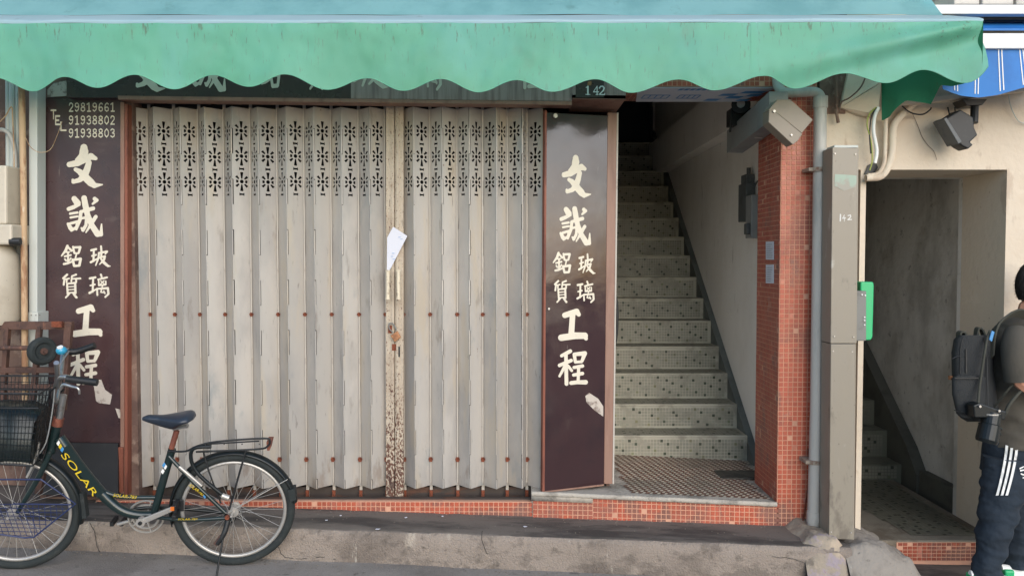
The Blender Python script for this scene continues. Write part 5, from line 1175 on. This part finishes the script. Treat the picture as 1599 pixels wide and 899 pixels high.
for k, (co, r) in nodes.items():
    v = bm.verts.new(co); r *= (1 if k[0] in 'lr' and k[1] in 'fpw' or k in ('neck', 'skull', 'le') else .62); v[sk].radius = (r, r); v[sk].use_root = (k == 'pel'); bmv[k] = v
for a, c_ in links: bm.edges.new((bmv[a], bmv[c_]))
me = bpy.data.meshes.new('body'); bm.to_mesh(me); bm.free(); me.materials.append(M['skin'])
bo = bpy.data.objects.new('body', me); COL.objects.link(bo); bo.parent = person
bo.modifiers.new('skin', 'SKIN'); q = bo.modifiers.new('sub', 'SUBSURF'); q.levels = 1; q.render_levels = 1
# head
hc = Q(1621, 446); b = MB(); rows = []
for i in range(21):
    t = math.pi * i / 20; zz = math.cos(t); rr = math.sin(t) ** .85
    r = []
    for j in range(24):
        a = 2 * math.pi * j / 24; x = math.cos(a); y = math.sin(a)
        sx = .092 * rr * (1.0 + (.06 if x < 0 and zz > -.2 else 0)); sy = .074 * rr
        jaw = 1 - .25 * max(0, -zz) ** 1.5
        px_ = hc.x + sx * x * jaw + (.014 * max(0, -zz)) ; py_ = hc.y + sy * y * jaw; pz = hc.z + .118 * zz
        if x > .9 and abs(zz + .12) < .14: px_ += .022 * (1 - abs(zz + .12) / .14)        # nose
        if x > .8 and abs(y) < .45 and abs(y) > .15 and abs(zz - .05) < .12: px_ -= .008   # eye sockets
        if x > .85 and abs(zz + .45) < .1: px_ += .005                                    # lips
        r.append((px_, py_, pz))
    rows.append(r)
b.grid(rows, True); b.build('head', M['skin'], person, smooth=True)
b = MB()
for s_ in (-1, 1): b.sphere((hc.x - .002, hc.y + s_ * .076, hc.z - .01), .014, .007, .026, 10, 8)
b.build('ear', M['skin'], person, smooth=True)
b = MB()
for s_ in (-1, 1): b.sphere((hc.x + .084, hc.y + s_ * .03, hc.z + .006), .008, .012, .007, 10, 8)
b.build('eye', M['black'], person, smooth=True)
b = MB(); rows = []
for i in range(15):
    t = math.pi * .72 * i / 14; zz = math.cos(t); rr = math.sin(t) ** .85; r = []
    for j in range(28):
        a = 2 * math.pi * j / 28; x = math.cos(a); y = math.sin(a); cut = zz
        fr_ = max(0, x) ** 1.5
        zz2 = max(zz, .42 * fr_ + (-.25 if abs(y) > .6 and x > -.3 else -.62) * (1 - fr_))
        rr2 = math.sqrt(max(0, 1 - zz2 * zz2)) ** .85 if zz2 < .999 else 0
        r.append((hc.x - .004 + .104 * rr2 * x, hc.y + .084 * rr2 * y, hc.z + .004 + .128 * zz2 + .006 * nz(j * 1.1, i * 1.3)))
    rows.append(r)
b.grid(rows, True)
for _ in range(3200):                                                # short strands break up the outline
    t = random.uniform(.02, .66) * math.pi; a = random.uniform(1.1, 5.2) if t > 1.1 else random.uniform(0, 6.28)
    n0 = Vector((math.sin(t) * math.cos(a), math.sin(t) * math.sin(a), math.cos(t))); q = Vector((hc.x - .004 + .102 * n0.x, hc.y + .082 * n0.y, hc.z + .004 + .128 * n0.z))
    d = (n0 * random.uniform(.3, .8) + Vector((-.2, 0, -.8)) + Vector((random.uniform(-.4, .4), random.uniform(-.4, .4), random.uniform(-.3, .3)))).normalized() * random.uniform(.012, .024); w_ = Vector((.0009, .0009, 0))
    b.face([q - w_, q + w_, q + d])
b.build('hair', M['hair'], person, smooth=True)
# trousers: hips then each leg
hip = refine([(Q(1588, 684), .155, .125, 0), (Q(1586, 705), .160, .135, 0), (Q(1583, 735), .158, .14, 0)], 4)
b = loft_mb(hip, 26, .004); b.build('trousers_seat', M['pants'], person, smooth=True)
legL = refine([(Q(1578, 712, -.05), .135, .09, .0), (Q(1573, 745, -.06), .125, .092, 0), (Q(1562, 790, -.08), .098, .085, 0), (Q(1553, 830, -.09), .082, .075, 0), (Q(1546, 862, -.10), .074, .068, 0), (Q(1540, 886, -.10), .066, .062, 0), (Q(1538, 898, -.10), .072, .066, 0)], 6)
b = loft_mb(refine(legL, 3), 40, .017, 2); b.build('trouser_leg', M['pants'], person, smooth=True)
legR = refine([(Q(1598, 712, .05), .12, .085, 0), (Q(1598, 760, .05), .105, .085, 0), (Q(1592, 800, .05), .086, .078, 0), (Q(1590, 830, .06), .074, .07, 0), (Q(1586, 862, .06), .066, .06, 0), (Q(1586, 884, .06), .056, .052, 0)], 6)
b = loft_mb(refine(legR, 3), 40, .016, 5); b.build('trouser_leg', M['pants'], person, smooth=True)
# three white stripes down the side of the near leg
def surf(rings, px, py):
    """point on the lofted leg that the photo shows at px,py (camera side), 2 mm proud"""
    d = ray(px, py); best = None
    lo, hi = 3.5, 4.4
    for k in range(300):
        Yk = lo + (hi - lo) * k / 299; p = CAM + d * (Yk / d.y)
        zs = [Vector(r[0]).z for r in rings]
        if p.z > zs[0] or p.z < zs[-1]: continue
        for a, c_ in zip(rings[:-1], rings[1:]):
            za_, zb_ = Vector(a[0]).z, Vector(c_[0]).z
            if zb_ <= p.z <= za_:
                t = (za_ - p.z) / (za_ - zb_ + 1e-9); ct_ = Vector(a[0]).lerp(Vector(c_[0]), t); rx = a[1] + (c_[1] - a[1]) * t; ry = a[2] + (c_[2] - a[2]) * t
                rx += .011; ry += .011
                if ((p.x - ct_.x) / rx) ** 2 + ((p.y - ct_.y) / ry) ** 2 <= 1: return p - d.normalized() * .002
                break
    return CAM + d * ((D0 - .12) / d.y)
b = MB()
for (xt, xb_) in ((1572.5, 1557), (1580.5, 1564.5), (1588.5, 1572)):
    rr = []
    for k in range(16):
        t = k / 15; x = xt + (xb_ - xt) * t ** 1.5; y = 690 + (773 - 690) * t; rr.append([surf(legL, x - 2.1, max(y, 713)) if y > 713 else surf(hip, x - 2.1, y), surf(legL, x + 2.1, max(y, 713)) if y > 713 else surf(hip, x + 2.1, y)])
    b.grid(rr)
b.build('stripe', M['white'], person)
b = MB()
for (x0, y0, x1, y1) in ((1592, 730, 1599, 727), (1593, 733, 1601, 732), (1594, 738, 1602, 741), (1597, 744, 1603, 746)):
    b.face([surf(legL, x0, y0), surf(legL, x1, y1), surf(legL, x1, y1 + 2), surf(legL, x0, y0 + 2.4)])
b.build('emblem', M['white'], person)
# shirt with short sleeves
shirt = refine([(Q(1588, 694), .160, .135, 0), (Q(1588, 660), .150, .13, 0), (Q(1588, 610), .148, .14, 0), (Q(1592, 560), .150, .165, 0), (Q(1598, 525), .135, .185, 0), (Q(1602, 505), .105, .15, 0), (Q(1606, 492), .072, .085, 0)], 5)
b = loft_mb(refine(shirt, 3), 48, .016, 9); b.build('shirt', M['shirt'], person, smooth=True)
sl1 = [Q(1590, 520, -.13), Q(1588, 550, -.19), Q(1592, 596, -.21)]
b = MB(); b.tube(smooth_path(sl1, 5), [.062, .066, .068, .069, .070, .070, .069, .068, .067, .066, .066], 16); b.build('sleeve', M['shirt'], person, smooth=True)
b = MB(); b.tube(smooth_path([Q(1615, 520, .13), Q(1625, 550, .18), Q(1632, 592, .2)], 5), [.062, .066, .068, .069, .070, .070, .069, .068, .067, .066, .066], 16); b.build('sleeve', M['shirt'], person, smooth=True)
# shoes
for (a, c_, d) in (((1530, 897), (1562, 903), -.10), ((1578, 886), (1612, 893), .05)):
    q0, q1 = Q(a[0], a[1], d), Q(c_[0], c_[1], d); b = MB(); rows = []
    zg = road_z(q0.x) + (-.0)
    for i in range(12):
        t = i / 11; p = q0.lerp(q1, t) ; w = np.interp(t, [0, .2, .7, 1], [.026, .036, .045, .02]); h = np.interp(t, [0, .3, .6, 1], [.075, .07, .05, .02])
        base = q1.z - .03
        rows.append([(q0.x + .27 * t - .05, p.y + w * math.cos(aa), base + max(0, h * math.sin(aa)) + (0 if math.sin(aa) > 0 else -.012)) for aa in [2 * math.pi * j / 14 for j in range(14)]])
    b.grid(rows, True); b.face(rows[0][::-1]); b.face(rows[-1]); so_ = b.build('shoe', M['white'], person, smooth=True)
    b = MB(); b.box((q0.x - .052, q0.y - .04, base + .005), (q0.x + .0, q0.y + .04, base + .055)); b.build('heel_patch', M['green_box'], so_, bevel=.01)
# backpack (a thing of its own)
bp_ = thing('backpack', Q(1520, 655, -.05), 'dark grey backpack with black straps worn by the person at the right edge', 'backpack')
rows = []; b = MB()
prof = [(523, 1496, 1546), (530, 1489, 1550), (550, 1485.5, 1551), (580, 1486, 1552), (610, 1487, 1556), (640, 1493, 1560), (652, 1500, 1560), (658, 1510, 1556)]
bev = lambda r: r
for y, xa_, xb_ in prof:
    r = []; cx = (xa_ + xb_) / 2; hw = (xb_ - xa_) / 2
    for j in range(28):
        a = 2 * math.pi * j / 28; ca, sa = math.cos(a), math.sin(a); e = .5
        xx = cx + hw * math.copysign(abs(ca) ** e, ca); q = Q(xx, y, -.02 + .13 * math.copysign(abs(sa) ** e, sa) + .004 * nz(j, y * .1)); r.append(q)
    rows.append(r)
b.grid(rows, True); b.face(rows[0][::-1]); b.face(rows[-1]); b.build('body', M['pack'], bp_, smooth=True)
rows = []; b = MB()
for y, xa_, xb_ in [(586, 1492, 1535), (590, 1486, 1540), (615, 1486.5, 1542), (645, 1493, 1542), (652, 1500, 1538)]:
    cx = (xa_ + xb_) / 2; hw = (xb_ - xa_) / 2
    rows.append([Q(cx + hw * math.copysign(abs(math.cos(a)) ** .5, math.cos(a)), y, -.13 + .05 * math.copysign(abs(math.sin(a)) ** .5, math.sin(a))) for a in [2 * math.pi * j / 24 for j in range(24)]])
b.grid(rows, True); b.face(rows[0][::-1]); b.face(rows[-1]); b.build('pocket', M['pack'], bp_, smooth=True)
def ribbon(pts, w, th, side):
    p = smooth_path(pts, 5); b = MB(); rows = []; side = Vector(side).normalized()
    for k, q in enumerate(p):
        d = (p[min(k + 1, len(p) - 1)] - p[max(k - 1, 0)]).normalized(); n_ = d.cross(side).normalized()
        rows.append([q + side * w / 2 * sx + n_ * th / 2 * sy for sx, sy in ((-1, -.6), (-.9, -1), (.9, -1), (1, -.6), (1, .6), (.9, 1), (-.9, 1), (-1, .6))])
    b.grid(rows, True); b.face(rows[0][::-1]); b.face(rows[-1]); return b
for nm, pts, w, sd3 in (('shoulder_strap', [(1547, 560, -.12), (1549, 532, -.12), (1556, 510, -.115), (1572, 495, -.11), (1588, 488.5, -.10), (1606, 492, -.10)], .055, (.25, -.6, .7)), ('lower_strap', [(1548, 642, -.12), (1563, 622, -.165), (1580, 602, -.21), (1604, 580, -.2)], .022, (.4, -.3, .8)), ('carry_handle', [(1524, 524, -.04), (1526, 513, -.04), (1532, 514, -.04), (1537, 526, -.04)], .035, (0, 1, 0)), ('top_tab', [(1497, 529, -.05), (1498, 519, -.05), (1505, 519, -.05), (1506, 529, -.05)], .04, (0, 1, 0))):
    ribbon([Q(*p) for p in pts], w, .010, sd3).build(nm, M['strap'], bp_, smooth=False)
b = MB(); b.pbox(1484, 587, 1488, 593, D0 - .12, .02); b.build('zip_pull', M['brass'], bp_)
b = MB(); b.pbox(1491, 589, 1533, 591, D0 - .193, .004); b.pbox(1508, 545, 1510, 582, D0 - .155, .004); b.build('zip', M['black'], bp_)
for pts in ([(1504, 527), (1500, 545), (1499, 583)], [(1536, 527), (1541, 560), (1543, 640)], [(1487, 560), (1499, 556), (1540, 556)], [(1490, 640), (1515, 648), (1545, 645)]):
    b = MB(); b.tube(smooth_path([Q(x, y, -.148 if y < 600 else -.184) for x, y in pts], 4), .0022, 5); b.build('piping', M['black'], bp_)
b = MB(); b.prism([Q(x, y, -.18) for x, y in ((1545, 530), (1549, 516), (1553, 518), (1549, 533))], (0, .006, 0)); b.build('tag', M['blueprint'], bp_)
cm = thing('camera_body', Q(1545, 660, -.2), 'black camera with a long lens hanging at the hip below the backpack', 'camera')
b = MB(); b.prism([Q(x, y, -.26) for x, y in ((1520, 633), (1530, 629), (1556, 638), (1572, 642), (1570, 656), (1544, 652), (1522, 652))], (0, .07, 0)); b.build('body', M['blackgloss'], cm, bevel=.006)
b = MB(); b.tube([Q(1549, 645, -.23), Q(1546, 662, -.24), Q(1546, 663, -.24), Q(1541, 686, -.25), Q(1540, 690, -.25)], [.042, .042, .048, .050, .046], 22); b.build('lens', M['blackgloss'], cm, smooth=False)
b = MB(); [b.tube([Q(x, y, -.235), Q(x - .5, y + 2, -.236)], .0515, 22) for x, y in ((1546.5, 664), (1545, 672), (1543, 680))]; b.build('lens_ring', M['rubber'], cm)
b = MB(); b.disc(Q(1530, 634, -.265), (0, 1, 0), .006, .01, 10); b.disc(Q(1560, 641, -.265), (0, 1, 0), .006, .01, 10); b.tube([Q(1546, 644, -.232), Q(1546, 646, -.232)], .044, 20); b.build('dial', M['alloy'], cm)
b = MB(); b.tube(smooth_path([Q(1527, 634, -.24), Q(1530, 600, -.2), Q(1536, 560, -.19), Q(1541, 530, -.17), Q(1546, 516, -.15)]), .006, 8); b.tube(smooth_path([Q(1568, 648, -.22), Q(1577, 630, -.23), Q(1592, 612, -.22), Q(1605, 600, -.2)]), .008, 8); b.build('neck_strap', M['strap'], cm, smooth=True)
